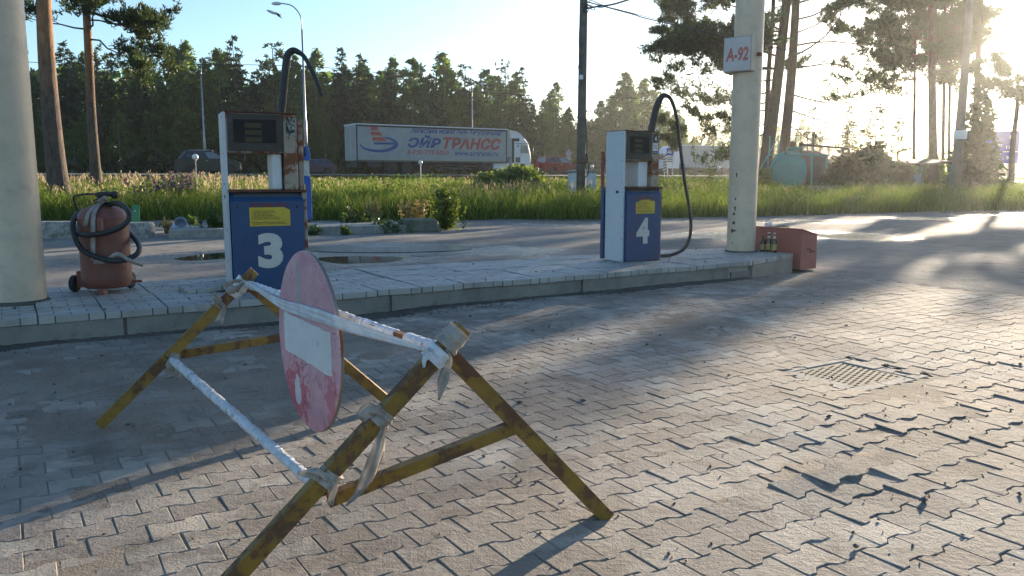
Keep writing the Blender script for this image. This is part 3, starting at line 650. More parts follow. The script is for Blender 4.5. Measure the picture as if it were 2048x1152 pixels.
# ------------------------------------------------------------------ fuel pumps
def screw(m, y, z, x=-.002): m.ball((x, y, z), .006, 6, 4)
def pump(u, v, no, label, side_red=False, W=.50, turn=0.0, H=1.41):
    p = I(u, v, ISZ); t = thing('fuel_pump', label, 'fuel pump', p, IROT+R(turn))
    D, HB = .42, .80; k_ = W/.5
    # lower cabinet: sloping shoulder at the front, blue front and flanks
    m = MB(); prof = [(0, 0), (.0, HB-.09), (.05, HB-.022), (D, HB-.022), (D, 0)]
    n = len(prof); vsl = [(.0, y, z) for y, z in prof]+[(W-.02, y, z) for y, z in prof]
    m.add(vsl, [list(range(n-1, -1, -1)), list(range(n, 2*n))]+[[i, (i+1) % n, n+(i+1) % n, n+i] for i in range(n)]); m.vs[-1] = m.vs[-1]+np.array([.012, .0, .012])
    cab = m.build('cabinet', M['blue'], t)
    m = MB(); m.add([(.02, -.003, HB-.085), (W-.016, -.003, HB-.085), (W-.03, .047, HB-.012), (.045, .047, HB-.012)], [[0, 1, 2, 3]])
    m.add([(.02, .0, HB-.087), (W-.016, .0, HB-.087), (W-.03, .05, HB-.014), (.045, .05, HB-.014)], [[3, 2, 1, 0]]); m.build('shoulder', M['greyblue'], t)
    m = MB(); m.box((W-.018, .02, 0), (W+.022, D-.01, HB-.005), bev=.004); m.build('side_post', M['cream_rust'], t)
    m = MB(); m.box((0.0, -.0, HB-.006), (W+.02, D+.01, HB+.014), bev=.003); m.build('worktop', M['rust'], t); m = MB(); m.box((.03, .03, -.01), (W-.02, D-.02, .012)); m.build('base_frame', M['rust'], t)
    # tread plate on the left flank, full height
    m = MB(); m.box((-.018, .045, .005), (.006, .345, H), bev=.002); pl = m.build('side_plate', M['tread'], t)
    for z in (.03, .25, .5, .76, .86, 1.1, 1.38):
        for y in (.06, .33): m = MB(); screw(m, y, z, -.018); m.build('screw', M['rust'], t)
    m = MB(); m.box((-.020, .12, .745), (-.012, .165, .775)); m.build('keyhole', M['ink'], t)
    if side_red:
        m = MB(); m.box((-.016, .39, HB), (.002, .44, 1.20), bev=.003); m.build('rear_panel', M['redpaint'], t)
        m = MB(); m.box((-.016, .38, .01), (.004, .435, HB-.002), bev=.003); m.build('rear_flank', M['blue'], t)
    # display head
    m = MB(); m.box((.004, .045, H-.315), (.75*W, .36, H-.004), bev=.006); head = m.build('display_head', M['cream_rust'], t)
    m = MB(); m.box((.016, .036, H-.302), (.744*W, .046, H-.012), bev=.002); dp = m.build('display', M['screen'], t)
    m = MB(); m.box((.06, .033, H-.235), (.66*W, .0362, H-.055)); m.build('window', M['screen_dark'], dp)
    m = MB()
    for z in (H-.10, H-.155, H-.21): m.box((.25*W, .031, z-.018), (.47*W, .0335, z+.018))
    m.build('digits', M['amber'], dp)
    m = MB(); m.box((.0, .035, H-.004), (W-.03, .37, H+.008), bev=.003); m.build('top_plate', M['rust'], t)
    # column between worktop and head
    m = MB(); m.box(((.47 if no == '4' else .60)*W, .09, HB+.014), (.735*W, .33, H-.315), bev=.008); m.build('inner_column', M['white'], t)
    m = MB(); m.box((.756*W, .04, HB+.014), (.94*W, .36, H-.006), bev=.006); m.build('column', M['cream_rust'], t)
    m = MB(); m.box((.954*W, .075, HB+.014), (W+.015, .35, H-.04), bev=.004); m.build('nozzle_post', M['cream_rust'], t)
    m = MB(); m.box((.936*W, .055, HB+.014), (.958*W, .34, H-.03)); m.build('seam', M['rust'], t)
    # notice, number
    x0, z0 = .255*W, HB-.275
    m = MB(); zt = z0+.15
    if no == '3': poly = [(x0, z0), (x0+.54*W, z0), (x0+.54*W, zt-.022), (x0+.46*W, zt), (x0, zt)]
    else: poly = [(x0, z0), (x0+.54*W, z0), (x0+.54*W, zt-.014), (x0+.44*W, zt-.014), (x0+.38*W, zt), (x0+.16*W, zt), (x0+.06*W, zt-.022), (x0, zt-.028)]
    m.prism_y(poly, -.0035, .002); nt_ = m.build('notice', M['yellow'], t)
    lettering('lettering', '1. Выберите вид топлива\n2. Вставьте пистолет в бак\n3. Внесите предоплату\n4. Подтвердите заправку\n5. Доставьте пистолет из бака\n6. Вставьте пистолет в колонку\n\nВ случае возникновения вопросов\nобращайтесь к дежурному оператору', M['ink'], nt_, (x0+.03*W, -.0048, z0+.012), .46*W, zt-z0-.034, bold=.006, depth=.0004)
    m = MB(); m.prism_y([(x0+.0, zt+.002), (x0+.54*W, zt+.002), (x0+.5*W, zt+.032), (x0+.04*W, zt+.032)], -.0022, .001); m.build('scraped_label', M['redold'], t)
    if no == '3': lettering('number', '3', M['number'], t, (.345*W, -.003, .185), .335*W, .285, bold=.055, depth=.0015)
    else: lettering('number', '4', M['number'], t, (.28*W, -.003, .195), .37*W, .285, bold=.05, depth=.0015)
    for x in (.10*W, .89*W): m = MB(); m.lathe([(.008, -.005), (.010, 0)], 10, (x, 0, HB-.125), 'y'); m.build('lock', M['ink'], t)
    if no == '4':
        m = MB(); m.box((.392, .037, H-.115), (.455, .0425, H-.022)); lb = m.build('grade_label', M['ink'], t)
        lettering('lettering', '4', M['signwht'], lb, (.41, .0365, H-.10), .026, .055, bold=.02, depth=.0006)
        m = MB(); m.box((.392, .037, H-.205), (.455, .0425, H-.122)); lb = m.build('grade_label', M['signwht'], t)
        lettering('lettering', '92', M['redtext'], lb, (.402, .0365, H-.185), .042, .05, bold=.02, depth=.0006)
        m = MB(); m.box((.392, .037, H-.24), (.455, .0425, H-.208)); lb = m.build('grade_label', M['ink'], t)
        lettering('lettering', 'БЕНЗИН', M['signwht'], lb, (.398, .0365, H-.231), .05, .014, bold=.01, depth=.0006)
    else:
        m = MB(); m.prism_y([(.79*W, H-.17), (.91*W, H-.175), (.92*W, H-.03), (.88*W, H-.02), (.84*W, H-.05), (.82*W, H-.02), (.79*W, H-.03)], .0375, .042)
        m.build('torn_sticker', paint('torn sticker', (.45, .42, .37), (.03, .03, .03), 45, .6, wear=.5, wscale=24, wcol=(.02, .02, .02)), t)
        m = MB(); m.box((.03, .034, H-.075), (.055, .0364, H-.04)); m.build('small_sticker', M['redold'], dp)
    return t, p
p3, p3o = pump(.86, .44, '3', 'blue and cream fuel pump numbered 3, its torn hose ending in mid air', W=.585, turn=-7, H=1.42)
p4, p4o = pump(5.03, .58, '4', 'blue and cream fuel pump numbered 4 with its hose looping to the ground', True)
def spline(pts, k=8):
    P = [np.array(p, float) for p in pts]; P = [2*P[0]-P[1]]+P+[2*P[-1]-P[-2]]; o = []
    for i in range(1, len(P)-2):
        for s in range(k):
            t = s/k; a, b, c, d = P[i-1:i+3]
            o.append(.5*((2*b)+(-a+c)*t+(2*a-5*b+4*c-d)*t*t+(-a+3*b-3*c+d)*t**3))
    o.append(P[-2]); return o
def rad(pts, rs, k=8):
    o = []
    for a, b in zip(rs[:-1], rs[1:]):
        for s in range(k): o.append(a+(b-a)*s/k)
    return o+[rs[-1]]
def to_local(t, w):
    a = -t.rotation_euler[2]; d = np.array(w)-np.array(t.location); return np.array([d[0]*math.cos(a)-d[1]*math.sin(a), d[0]*math.sin(a)+d[1]*math.cos(a), d[2]])
def hose(t, pix, rs, Y0, Y1, name='hose'):
    n = len(pix); pts = [to_local(t, at(x, y, Y0+(Y1-Y0)*i/(n-1))) for i, (x, y) in enumerate(pix)]
    m = MB(); m.tube(spline(pts), rad(pts, rs), 12); return m.build(name, M['rubber'], t, True, 60)
hose(p3, [(562, 232), (566, 190), (571, 140), (575, 112), (586, 101), (600, 106)], [.034, .034, .033, .032, .028, .022], 6.95, 6.95, 'hose_sleeve')
hose(p3, [(594, 103), (608, 113), (624, 141), (636, 168), (644, 191)], [.020, .019, .018, .017, .016], 6.95, 6.9)
hose(p4, [(1301, 272), (1306, 245), (1314, 212), (1324, 193), (1334, 191)], [.042, .041, .038, .034, .026], 9.2, 9.2, 'hose_sleeve')
hose(p4, [(1330, 190), (1342, 199), (1352, 230), (1360, 290), (1369, 360), (1380, 425), (1381, 465), (1370, 495), (1345, 509), (1318, 512)], [.026, .021, .020, .019, .019, .019, .019, .019, .019, .019], 9.25, 9.2)
m = MB(); m.bar(to_local(p3, at(606, 275, 7.05)), to_local(p3, at(604, 330, 7.0)), .012, .03); m.build('nozzle_guard', M['rust'], p3)

# ------------------------------------------------------------------ barrier of yellow steel with a no-entry disc
def frame_plane(fa, fb):
    a, b = g(*fa), g(*fb); d = b-a; n = np.cross(d, [0, 0, 1.]); return a, n/np.linalg.norm(n)
nP, nN = frame_plane((452, 1172), (1215, 1042)); fP, fN = frame_plane((195, 858), (784, 812))
def nf(x, y, o=0.0): return onplane(x, y, nP+nN*o, nN)
def ff(x, y, o=0.0): return onplane(x, y, fP+fN*o, fN)
c0 = (g(452, 1172)+g(784, 812))/2
br = thing('barrier', 'yellow rusty sawhorse barrier wrapped in white tape in front of the pumps', 'barrier', (c0[0], c0[1], 0))
O3 = np.array([c0[0], c0[1], 0])
def bar(name, a, b, w, mat='yellowbar', up=None, par=br, h=None):
    m = MB(); m.bar(np.array(a)-O3, np.array(b)-O3, w, h or w, up if up is not None else (0, 0, 1)); return m.build(name, M[mat], par)
sgn = 1 if nN[1] < 0 else -1       # towards the camera
TH = .046
bar('leg', nf(455, 1168, .0), nf(925, 655, .0), TH, up=nN); bar('leg', nf(1213, 1034, -.042*sgn), nf(880, 690, -.042*sgn), TH, up=nN)
bar('leg', ff(200, 850, 0), ff(509, 542, 0), TH, up=fN); bar('leg', ff(783, 808, -.042*sgn), ff(482, 556, -.042*sgn), TH, up=fN)
bar('cross_bar', nf(655, 1000, -.0415*sgn), nf(1024, 855, -.0415*sgn), .037, up=nN, h=.036); bar('cross_bar', ff(362, 708, -.0415*sgn), ff(640, 662, -.0415*sgn), .037, up=fN, h=.036)
ra_, rb_ = ff(489, 566, -.02*sgn), nf(872, 697, -.02*sgn)
def wrapped(name, a, b, r, turns, seed):
    """a bar wound with plastic tape: overlapping conical turns"""
    rg = random.Random(seed); a = np.array(a)-O3; b = np.array(b)-O3; pts = []; rs = []; n = turns
    for i in range(n):
        j = rg.uniform(-.2, .2)
        for s, k in ((0, 1.0), (.5, 1.03+rg.uniform(0, .05)), (.93, 1.08+rg.uniform(0, .09)), (.97, 1.0)):
            pts.append(a+(b-a)*((i+s+(j if s == .5 else 0)*.3)/n)+np.array([rg.gauss(0, .0008) for _ in range(3)])); rs.append(r*k)
    m = MB(); m.tube(pts, rs, 10); return m.build(name, M['tape'], br, True, 35)
la, lb_ = ff(340, 716, -.005*sgn), nf(648, 985, -.005*sgn)
lv = lambda a, b, t: a+(b-a)*t
bar('rail', ra_, rb_, .024, 'rust'); bar('rail', la, lb_, .022, 'rust')
wrapped('wrapping', lv(ra_, rb_, .03), lv(ra_, rb_, .86), .0175, 26, 1); wrapped('wrapping', lv(ra_, rb_, .90), lv(ra_, rb_, .995), .020, 4, 2); wrapped('wrapping', lv(la, lb_, .03), lv(la, lb_, .99), .0165, 48, 3)
def sleeve(pf, a, b, w, name='tape_band', mat='tape_old'):
    """crumpled tape wound round a square bar from pixel a to pixel b"""
    p, q = pf(*a), pf(*b); rg = random.Random(int(a[0])); m = MB(); pts = []; rs = []
    for i in range(9):
        pts.append(lv(p, q, i/8)-O3); rs.append(w*.72*(1+rg.uniform(-.06, .14)))
    m.tube(pts, rs, 9); return m.build(name, M[mat], br, True, 30)
sleeve(nf, (862, 724), (884, 700), .055, mat='tape'); sleeve(nf, (889, 694), (920, 660), .052); sleeve(nf, (752, 846), (774, 822), .047); sleeve(nf, (648, 968), (668, 942), .047)
sleeve(ff, (463, 588), (490, 561), .050, mat='tape'); sleeve(ff, (436, 612), (446, 603), .044); sleeve(ff, (338, 716), (352, 722), .060)
def tail(pix, wpx, pf, off=.03, name='tape_tail', mat='tape_old', twist=.5):
    """loose end of tape hanging in folds"""
    pts = spline([pf(x, y, off*sgn)-O3 for x, y in pix], 6); n = len(pts); rg = random.Random(int(pix[0][0]))
    ws = np.interp(np.linspace(0, 1, n), np.linspace(0, 1, len(wpx)), wpx)/1600*pf(*pix[0])[1]
    m = MB(); K = 7; v = []
    ph = rg.uniform(0, 6)
    for i, p in enumerate(pts):
        t = pts[min(i+1, n-1)]-pts[max(i-1, 0)]; t /= np.linalg.norm(t)+1e-9; s = np.cross(t, [.25, 1, 0]); s /= np.linalg.norm(s)+1e-9; b = np.cross(s, t)
        for k in range(K):
            q = k/(K-1)-.5; v.append(p+s*q*ws[i]+b*ws[i]*(.22*math.sin(q*9+ph+i*.25)+.08*math.sin(i*1.3+k)))
    v = np.array(v); f = [[i*K+k, i*K+k+1, (i+1)*K+k+1, (i+1)*K+k] for i in range(n-1) for k in range(K-1)]
    m.add(v, f); o = m.build(name, M[mat], br, True)
    md = o.modifiers.new('Solid', 'SOLIDIFY'); md.thickness = .0012; return o
tail([(893, 698), (896, 722), (886, 762), (878, 800)], [9, 17, 26, 3], nf); tail([(862, 702), (850, 716), (848, 735)], [16, 13, 5], nf, mat='tape')
tail([(770, 830), (742, 818), (720, 834)], [16, 30, 26], nf); tail([(768, 850), (758, 890), (735, 950), (716, 985), (692, 1012)], [9, 22, 26, 14, 4], nf); tail([(766, 852), (762, 905), (742, 965)], [6, 13, 4], nf, .02)
tail([(655, 962), (630, 948), (594, 946)], [24, 22, 8], nf); tail([(662, 958), (668, 975), (660, 1010)], [14, 20, 14], nf); tail([(632, 978), (618, 985), (606, 992)], [30, 20, 6], nf, -.02, mat='tape')
tail([(440, 604), (432, 594), (430, 584)], [13, 18, 8], ff); tail([(443, 606), (448, 618), (438, 645)], [8, 14, 20], ff); tail([(486, 562), (468, 572), (452, 582)], [8, 28, 22], ff, .035)
tail([(346, 712), (340, 735), (342, 756)], [22, 28, 24], ff); tail([(352, 718), (360, 742), (356, 757)], [16, 15, 9], ff, .045)
# no-entry disc
DT = -3.5
ax = rb_-ra_; ax2 = np.array([ax[0], ax[1], 0]); ax2 /= np.linalg.norm(ax2); c_, s_ = math.cos(R(DT)), math.sin(R(DT)); ax2 = np.array([ax2[0]*c_-ax2[1]*s_, ax2[0]*s_+ax2[1]*c_, 0]); nrm = np.array([ax2[1], -ax2[0], 0])
if nrm[1] > 0: nrm = -nrm
pdisc = lv(ra_, rb_, .5)+nrm*.055
dc = onplane(615, 683, pdisc, nrm)
ds = thing('road_sign', 'round faded pink no entry sign hung on the yellow barrier', 'road sign', dc, math.atan2(-nrm[0], nrm[1])+math.pi)
dR = .336; seg = 72; rg = random.Random(5)
rr = [dR*(1+rg.gauss(0, .002)) for _ in range(seg)]
def dring(k, y, off=0): return [((rr[i]-k)*math.cos(2*math.pi*i/seg), y, (rr[i]-k)*math.sin(2*math.pi*i/seg)) for i in range(seg)]
m = MB(); fc = dring(.0, -.0)+dring(.0035, -.003); m.add(fc, [[i, (i+1) % seg, seg+(i+1) % seg, seg+i] for i in range(seg)]+[list(range(seg, 2*seg))]); face = m.build('face', M['sign'], ds)
m = MB(); m.add(dring(.0, .0)+dring(-.001, .011)+dring(.004, .013), [[seg+i, seg+(i+1) % seg, (i+1) % seg, i] for i in range(seg)]+[[2*seg+i, 2*seg+(i+1) % seg, seg+(i+1) % seg, seg+i] for i in range(seg)]+[list(range(3*seg-1, 2*seg-1, -1))]); m.build('rim', M['signback'], ds)
lx = (-.262, .262); pts = []
for (xa, za, xb, zb_, k) in ((-.258, -.076, .258, -.082, 12), (.258, -.082, .255, .072, 6), (.255, .072, -.258, .078, 14), (-.258, .078, -.258, -.076, 6)):
    for i in range(k): pts.append((xa+(xb-xa)*i/k+rg.uniform(-.003, .003), za+(zb_-za)*i/k+rg.uniform(-.0035, .0035)))
m = MB(); m.prism_y(pts, -.0052, -.002); m.build('white_bar', M['signwhite'], ds)
# band of tape pulled across the disc
pa = ff(488, 560, .03*sgn)-O3; pb = nf(858, 700, .035*sgn)-O3
pm = [onplane(x, y, pdisc+nrm*o, nrm)-O3 for x, y, o in ((557, 604, .006), (600, 619, .008), (645, 634, .008), (692, 651, .006))]
path = spline([pa, pm[0], pm[1], pm[2], pm[3], lv(pm[3], pb, .55), pb], 7); n = len(path)
wt = np.interp(np.linspace(0, 1, n), [0, .17, .33, .5, .66, .8, 1], [.006, .036, .044, .047, .044, .030, .010])
m = MB(); K = 8; v = []
for i, p in enumerate(path):
    for k in range(K):
        q = k/(K-1)-.5; v.append(p+np.array([0, 0, 1])*q*wt[i]+nrm*(.004*math.sin(k*2.1+.15*i)*(wt[i]/.045)+.002))
m.add(v, [[i*K+k, i*K+k+1, (i+1)*K+k+1, (i+1)*K+k] for i in range(n-1) for k in range(K-1)]); o = m.build('tape_band', M['tape'], br, True)
md = o.modifiers.new('Solid', 'SOLIDIFY'); md.thickness = .0012

# ------------------------------------------------------------------ wheeled fire extinguisher
ec = g(216, 583, ISZ)[:2]
ex = thing('fire_extinguisher', 'rusty brown wheeled fire extinguisher with a black hose coiled round it', 'fire extinguisher', (ec[0], ec[1], ISZ), 0.0)
er = .184; eh = .70
m = MB(); m.lathe([(.10, .035), (er*.86, .04), (er*.97, .07), (er, .105), (er, .11), (er*1.012, .112), (er*1.012, .12), (er, .122), (er*1.0, .585), (er*1.01, .587), (er*1.01, .597), (er*.985, .60), (er*.93, .632), (er*.78, .662), (er*.5, .684), (.045, .692), (.042, .70)], 40); m.build('tank', M['ext'], ex, True, 40)
m = MB(); m.lathe([(.05, .69), (.055, .72), (.035, .725), (.032, .76), (.045, .765), (.045, .79), (.02, .795)], 16); m.box((-.02, -.045, .765), (.10, .045, .80), bev=.01); m.ball((.105, 0, .775), .032, 10, 6); m.build('valve', M['darkmetal'], ex, True, 40)
def exl(x, y, dy=-.24): return at(x, y, ec[1]+dy)-np.array([ec[0], ec[1], ISZ])
m = MB(); m.tube(spline([exl(158, 430, .1), exl(152, 412, .08), exl(147, 396, .04), exl(153, 391, .02), exl(180, 388, 0), exl(197, 391, -.02), exl(206, 400, -.03)], 5), .0085, 8); m.build('handle', M['darkmetal'], ex, True, 60)
m = MB(); m.bar(exl(187, 401, -.04), exl(209, 396, -.04), .02, .012); m.build('lever', M['ink'], ex)
pix = [(213, 410, -.02), (238, 407, -.10), (255, 421, -.2), (258, 437, -.24), (240, 455, -.27), (205, 467, -.27), (170, 470, -.24), (154, 466, -.12), (160, 452, .1), (200, 440, .26), (240, 452, .24), (270, 478, .08), (279, 497, -.10), (268, 512, -.2), (235, 522, -.27), (200, 516, -.28), (165, 500, -.26), (148, 470, -.22), (146, 445, -.12), (155, 428, .02), (175, 421, .12), (200, 418, .16)]
m = MB(); m.tube(spline([exl(x, y, d) for x, y, d in pix], 7), .0205, 12); m.build('hose', M['rubber'], ex, True, 60)
m = MB(); m.box((.06, -.225, .50), (.095, -.18, .60), bev=.006); m.build('bracket', M['ext'], ex)
def strap(pix, w, name='strap'):
    pts = spline([exl(x, y, d) for x, y, d in pix], 6); m = MB(); m.ribbon(pts, np.array([1., .1, .15]), w); o = m.build(name, M['tape_old'], ex, True); md = o.modifiers.new('S', 'SOLIDIFY'); md.thickness = .003; return o
strap([(206, 405, -.05), (194, 415, -.14), (187, 432, -.215), (186, 470, -.235), (186, 520, -.24)], .036); strap([(201, 404, -.05), (186, 416, -.12), (176, 430, -.2), (171, 452, -.225)], .034)
pts = spline([exl(187, 523, -.25), exl(210, 522, -.262), exl(235, 508, -.272), exl(258, 520, -.25), exl(285, 530, -.12)], 6); m = MB(); m.ribbon(pts, np.array([0, 0, 1.]), .035); o = m.build('strap', M['tape_old'], ex, True); o.modifiers.new('S', 'SOLIDIFY').thickness = .003
m = MB(); m.ball((.0, .0, 0), .03, 10, 6, (1, .8, .8)); m.ball((.03, -.01, .02), .022, 8, 6); m.build('rag', M['tape_old'], ex, True).location = Vector(exl(203, 402, -.07))
for (x, y, dy, lab) in ((151, 580, -.02, 1), (262, 574, .20, 0)):
    c = exl(x, y, dy); w = MB(); w.lathe([(.05, -.022), (.064, -.018), (.068, 0), (.064, .018), (.05, .022)], 20, (0, 0, 0), 'x'); wo = w.build('wheel', M['tyre'], ex, True, 40); wo.location = Vector((c[0], c[1], .069))
    w = MB(); w.lathe([(.008, -.026), (.048, -.020), (.05, .02), (.008, .026)], 16, (0, 0, 0), 'x'); w.build('hub', M['darkmetal'], wo, True, 30)
c = exl(151, 580, -.02); m = MB(); m.tube([(c[0], c[1], .069), (.22, .13, .069)], .011, 8); m.box((c[0]+.03, c[1]-.03, .04), (-.15, c[1]+.03, .17), bev=.004); m.box((.02, -.2, 0), (.07, -.14, .05)); m.build('axle', M['ext'], ex)

# ------------------------------------------------------------------ red box, bottles, small things near the island end
BU, BV = 7.545, .28
rb = thing('red_sand_box', 'weathered red sand box with a sloping lid at the end of the island', 'box', I(BU, BV, 0), IROT)
m = MB(); prof = [(0, 0), (.30, 0), (.30, .415), (.0, .485)]      # x-z outline
v = [(x, 0, z) for x, z in prof]+[(x, 1.1, z) for x, z in prof]; m.add(v, [[0, 1, 2, 3], [7, 6, 5, 4], [0, 4, 5, 1], [1, 5, 6, 2], [3, 7, 4, 0], [2, 6, 7, 3]])
body = m.build('body', M['redbox'], rb)
m = MB(); v = [(x, y, z) for y in (-.015, 1.115) for x, z in ((-.015, .4905), (.315, .4135), (.315, .4235), (-.015, .5005))]; m.add(v, [[0, 1, 2, 3], [7, 6, 5, 4], [0, 4, 5, 1], [1, 5, 6, 2], [2, 6, 7, 3], [3, 7, 4, 0]]); m.build('lid', M['redbox'], rb)
m = MB(); m.tube(spline([(.10, -.004, .25), (.14, -.03, .245), (.17, -.012, .205), (.21, -.03, .225), (.25, -.004, .21)], 5), .006, 6); m.build('wire_handle', M['rust'], rb, True)
m = MB(); m.tube(spline([(.02, .38, .49), (.02, .36, .515), (.02, .24, .515), (.02, .20, .49)], 5), .006, 6); m.build('lid_handle', M['rust'], rb, True)
cp = thing('cup', 'crumpled white plastic cup lying on the red box lid', 'cup', I(BU+.06, BV+.60, .483), .5)
m = MB(); m.lathe([(.026, 0), (.030, .03), (.036, .075), (.034, .075), (.028, .03), (.024, .004)], 14, (0, 0, 0), 'x'); o = m.build('body', M['white_far'], cp, True, 40); o.location = (0, 0, .036)
def bottle(u, v, h, label, neck_label):
    t = thing('beer_bottle', label, 'bottle', I(u, v, ISZ+.001), 0, 'empty bottles on the island end'); k = h/.25; r = .0325
    m = MB(); m.lathe([(r*.9, 0), (r, .008), (r, .135*k), (r*.93, .15*k), (r*.6, .178*k), (.0155, .195*k), (.0135, .235*k), (.016, .238*k), (.016, .25*k), (.012, .25*k)], 24); m.build('glass', M['bottle'], t, True, 40)
    m = MB(); m.lathe([(r*1.012, .03*k), (r*1.012, .11*k)], 24, cap=False); m.build('label', M['label'], t, True)
    if neck_label: m = MB(); m.lathe([(r*.63, .178*k), (.0172, .195*k), (.0166, .212*k)], 24, cap=False); m.build('neck_label', paint('pale neck label', (.55, .50, .36), None, 8, .5), t, True); m = MB(); m.lathe([(.0166, .240*k), (.0166, .2515*k), (.010, .252*k)], 16); m.build('cap', M['signwht'], t, True, 30)
    return t
def bpos(x, y):
    return uv_of(g(x, y, ISZ))
for (x, y, h, lb, nk) in ((1525, 503, .20, 'shortest brown beer bottle, nearest the cream column', False), (1536.5, 504, .24, 'tall brown beer bottle standing between the two others', True), (1547.5, 505, .24, 'tall brown beer bottle standing farthest from the column', True)):
    a, b = bpos(x, y); bottle(min(a, 7.40), b, h, lb, nk)
# loose tile leaning by pump 3
lt = thing('loose_slab', 'loose tilted paving slab lying beside pump 3', 'slab', g(410, 580, ISZ+.005), IROT+.1)
m = MB(); m.box((-.17, -.12, 0), (.2, .14, .04), rot=Matrix.Rotation(R(-5), 3, 'Y') @ Matrix.Rotation(R(4), 3, 'X'), bev=.004); m.build('slab', M['slab'], lt)
# bank of washed-up grit along the foot of the kerb
ts = np.arange(-3.4, 6.3, .03); ws = np.array([0, .02, .05, .09, .14, .20, .28]); T_, W_ = np.meshgrid(ts, ws, indexing='ij')
wid = .05+.24*np.clip(vnoise(T_, T_*0, 1.1, 81)-.32, 0, 1)*1.8*(1+1.2*np.exp(-((T_-1.9)/.8)**2)); f_ = np.clip(1-W_/wid, -1, 1)
gx, gy = ISO[0]+U[0]*T_-V[0]*W_, ISO[1]+U[1]*T_-V[1]*W_; zz = pave_z(gx, gy)+.020*f_+(vnoise(gx, gy, 24, 82, 2)-.5)*.014*np.clip(f_+.5, 0, 1)-.004
m = MB(); nj = len(ws); m.add(np.stack([gx, gy, zz], -1).reshape(-1, 3), [[i*nj+j, i*nj+j+1, (i+1)*nj+j+1, (i+1)*nj+j] for i in range(len(ts)-1) for j in range(nj-1)]); stuff(m.build('grit', M['grit'], smooth=True))
# debris: grit bank along the kerb and scattered leaves, chips and cones on the paving
m = MB(); n = 2600
t = RNG.uniform(-3.2, 6.6, n); t[:900] = RNG.normal(1.9, .6, 900); d = np.abs(RNG.normal(0, .13, n))+.0; dens = vnoise(t, t*0, .9, 51); kp = (dens+RNG.normal(0, .08, n)) > .46; t, d = t[kp], d[kp]
sp = np.stack([ISO[0]+U[0]*t-V[0]*d, ISO[1]+U[1]*t-V[1]*d], 1)
xs = RNG.uniform(-4.5, 6, 3600); ys = RNG.uniform(1.7, 11, 3600); uu = (xs-ISO[0])*U[0]+(ys-ISO[1])*U[1]; v2 = (xs-ISO[0])*V[0]+(ys-ISO[1])*V[1]
kp = (uu < 7.3) & (v2 < -.05) & (vnoise(xs, ys, 1.1, 52)+RNG.normal(0, .12, 3600) > .47); sp = np.concatenate([sp, np.stack([xs[kp], ys[kp]], 1)])
us_ = RNG.uniform(-3, 7.2, 500); vs_ = RNG.uniform(0, 1.5, 500); ip = np.stack([ISO[0]+U[0]*us_+V[0]*vs_, ISO[1]+U[1]*us_+V[1]*vs_], 1)
allp = np.concatenate([np.c_[sp, pave_z(sp[:, 0], sp[:, 1])], np.c_[ip, np.full(len(ip), ISZ)]]); n = len(allp)
sz = np.exp(RNG.normal(-5.45, .5, n)); sz = np.clip(sz, .0016, .013)
oct_ = np.array([(1, 0, 0), (0, 1, 0), (-1, 0, 0), (0, -1, 0), (0, 0, .75), (0, 0, -.6)]); of = np.array([(0, 1, 4), (1, 2, 4), (2, 3, 4), (3, 0, 4), (1, 0, 5), (2, 1, 5), (3, 2, 5), (0, 3, 5)])
th = RNG.uniform(0, 6.28, n); el = RNG.uniform(.5, 1.7, n)
vx = oct_[None]*sz[:, None, None]*np.stack([el, 1/el, np.ones(n)], 1)[:, None]; c_, s_ = np.cos(th)[:, None], np.sin(th)[:, None]
vv = np.stack([vx[..., 0]*c_-vx[..., 1]*s_, vx[..., 0]*s_+vx[..., 1]*c_, vx[..., 2]], -1)*RNG.uniform(.75, 1.25, (n, 6, 1))+allp[:, None]+np.array([0, 0, 1])*sz[:, None, None]*.45
m.add(vv.reshape(-1, 3), ((np.arange(n)*6)[:, None, None]+of[None]).reshape(-1, 3))
gm_ = paint('loose chips', (.06, .05, .042), (.16, .14, .12), 3, .9); stuff(m.build('debris', gm_))
M['weedlit'] = leafmat('sunlit weed leaves', (.10, .17, .025), (.17, .22, .035), .55)  # brighter copy of the weed leaves, sunlight put into the colour
def gz(x, y): return float(tz(np.array([x]), np.array([y]))[0])
def P(px, py, Y): return at(px, py, Y)
def X(px, Y): return ray(px, 400)[0]/ray(px, 400)[1]*Y
# ------------------------------------------------------------------ small pump, post and rubble on the far island
pt = thing('fuel_pump', 'small bright blue fuel pump on the far island under the street lamp', 'fuel pump', (X(600, 17.6), 17.6, .15), R(12))
m = MB(); m.box((-.02, 0, .06), (.24, .42, .95), bev=.01); m.prism_y([(-.02, .95), (.24, .95), (.21, 1.02), (.02, 1.02)], .01, .41); m.build('cabinet', M['blue2'], pt)
m = MB(); m.box((.02, .03, 0), (.2, .39, .06)); m.build('base', M['ink'], pt)
m = MB(); m.box((.02, -.004, .62), (.125, .0, .84)); m.build('notice', M['yellow'], pt)
m = MB(); m.box((.10, .12, 1.02), (.21, .30, 1.36)); m.build('column', M['cream'], pt)
m = MB(); m.prism_y([(-.02, 1.36), (.24, 1.36), (.24, 1.5), (.20, 1.66), (-.02, 1.66)], .06, .36); hd = m.build('display_head', M['blue2'], pt)
m = MB(); m.box((0, .055, 1.44), (.15, .0605, 1.62)); m.build('display', M['screen_dark'], hd)
m = MB(); m.box((.06, .15, 1.66), (.16, .27, 1.70)); m.build('cap', M['steel'], pt)
gp = thing('marker_post', 'short flat green marker post leaning slightly behind the extinguisher', 'post', (X(267, 17.0), 17.0, 0), .2)
m = MB(); m.box((-.075, -.012, -.05), (.075, .012, .56), rot=Matrix.Rotation(R(4), 3, 'Y'), bev=.008); m.build('post', M['green'], gp)
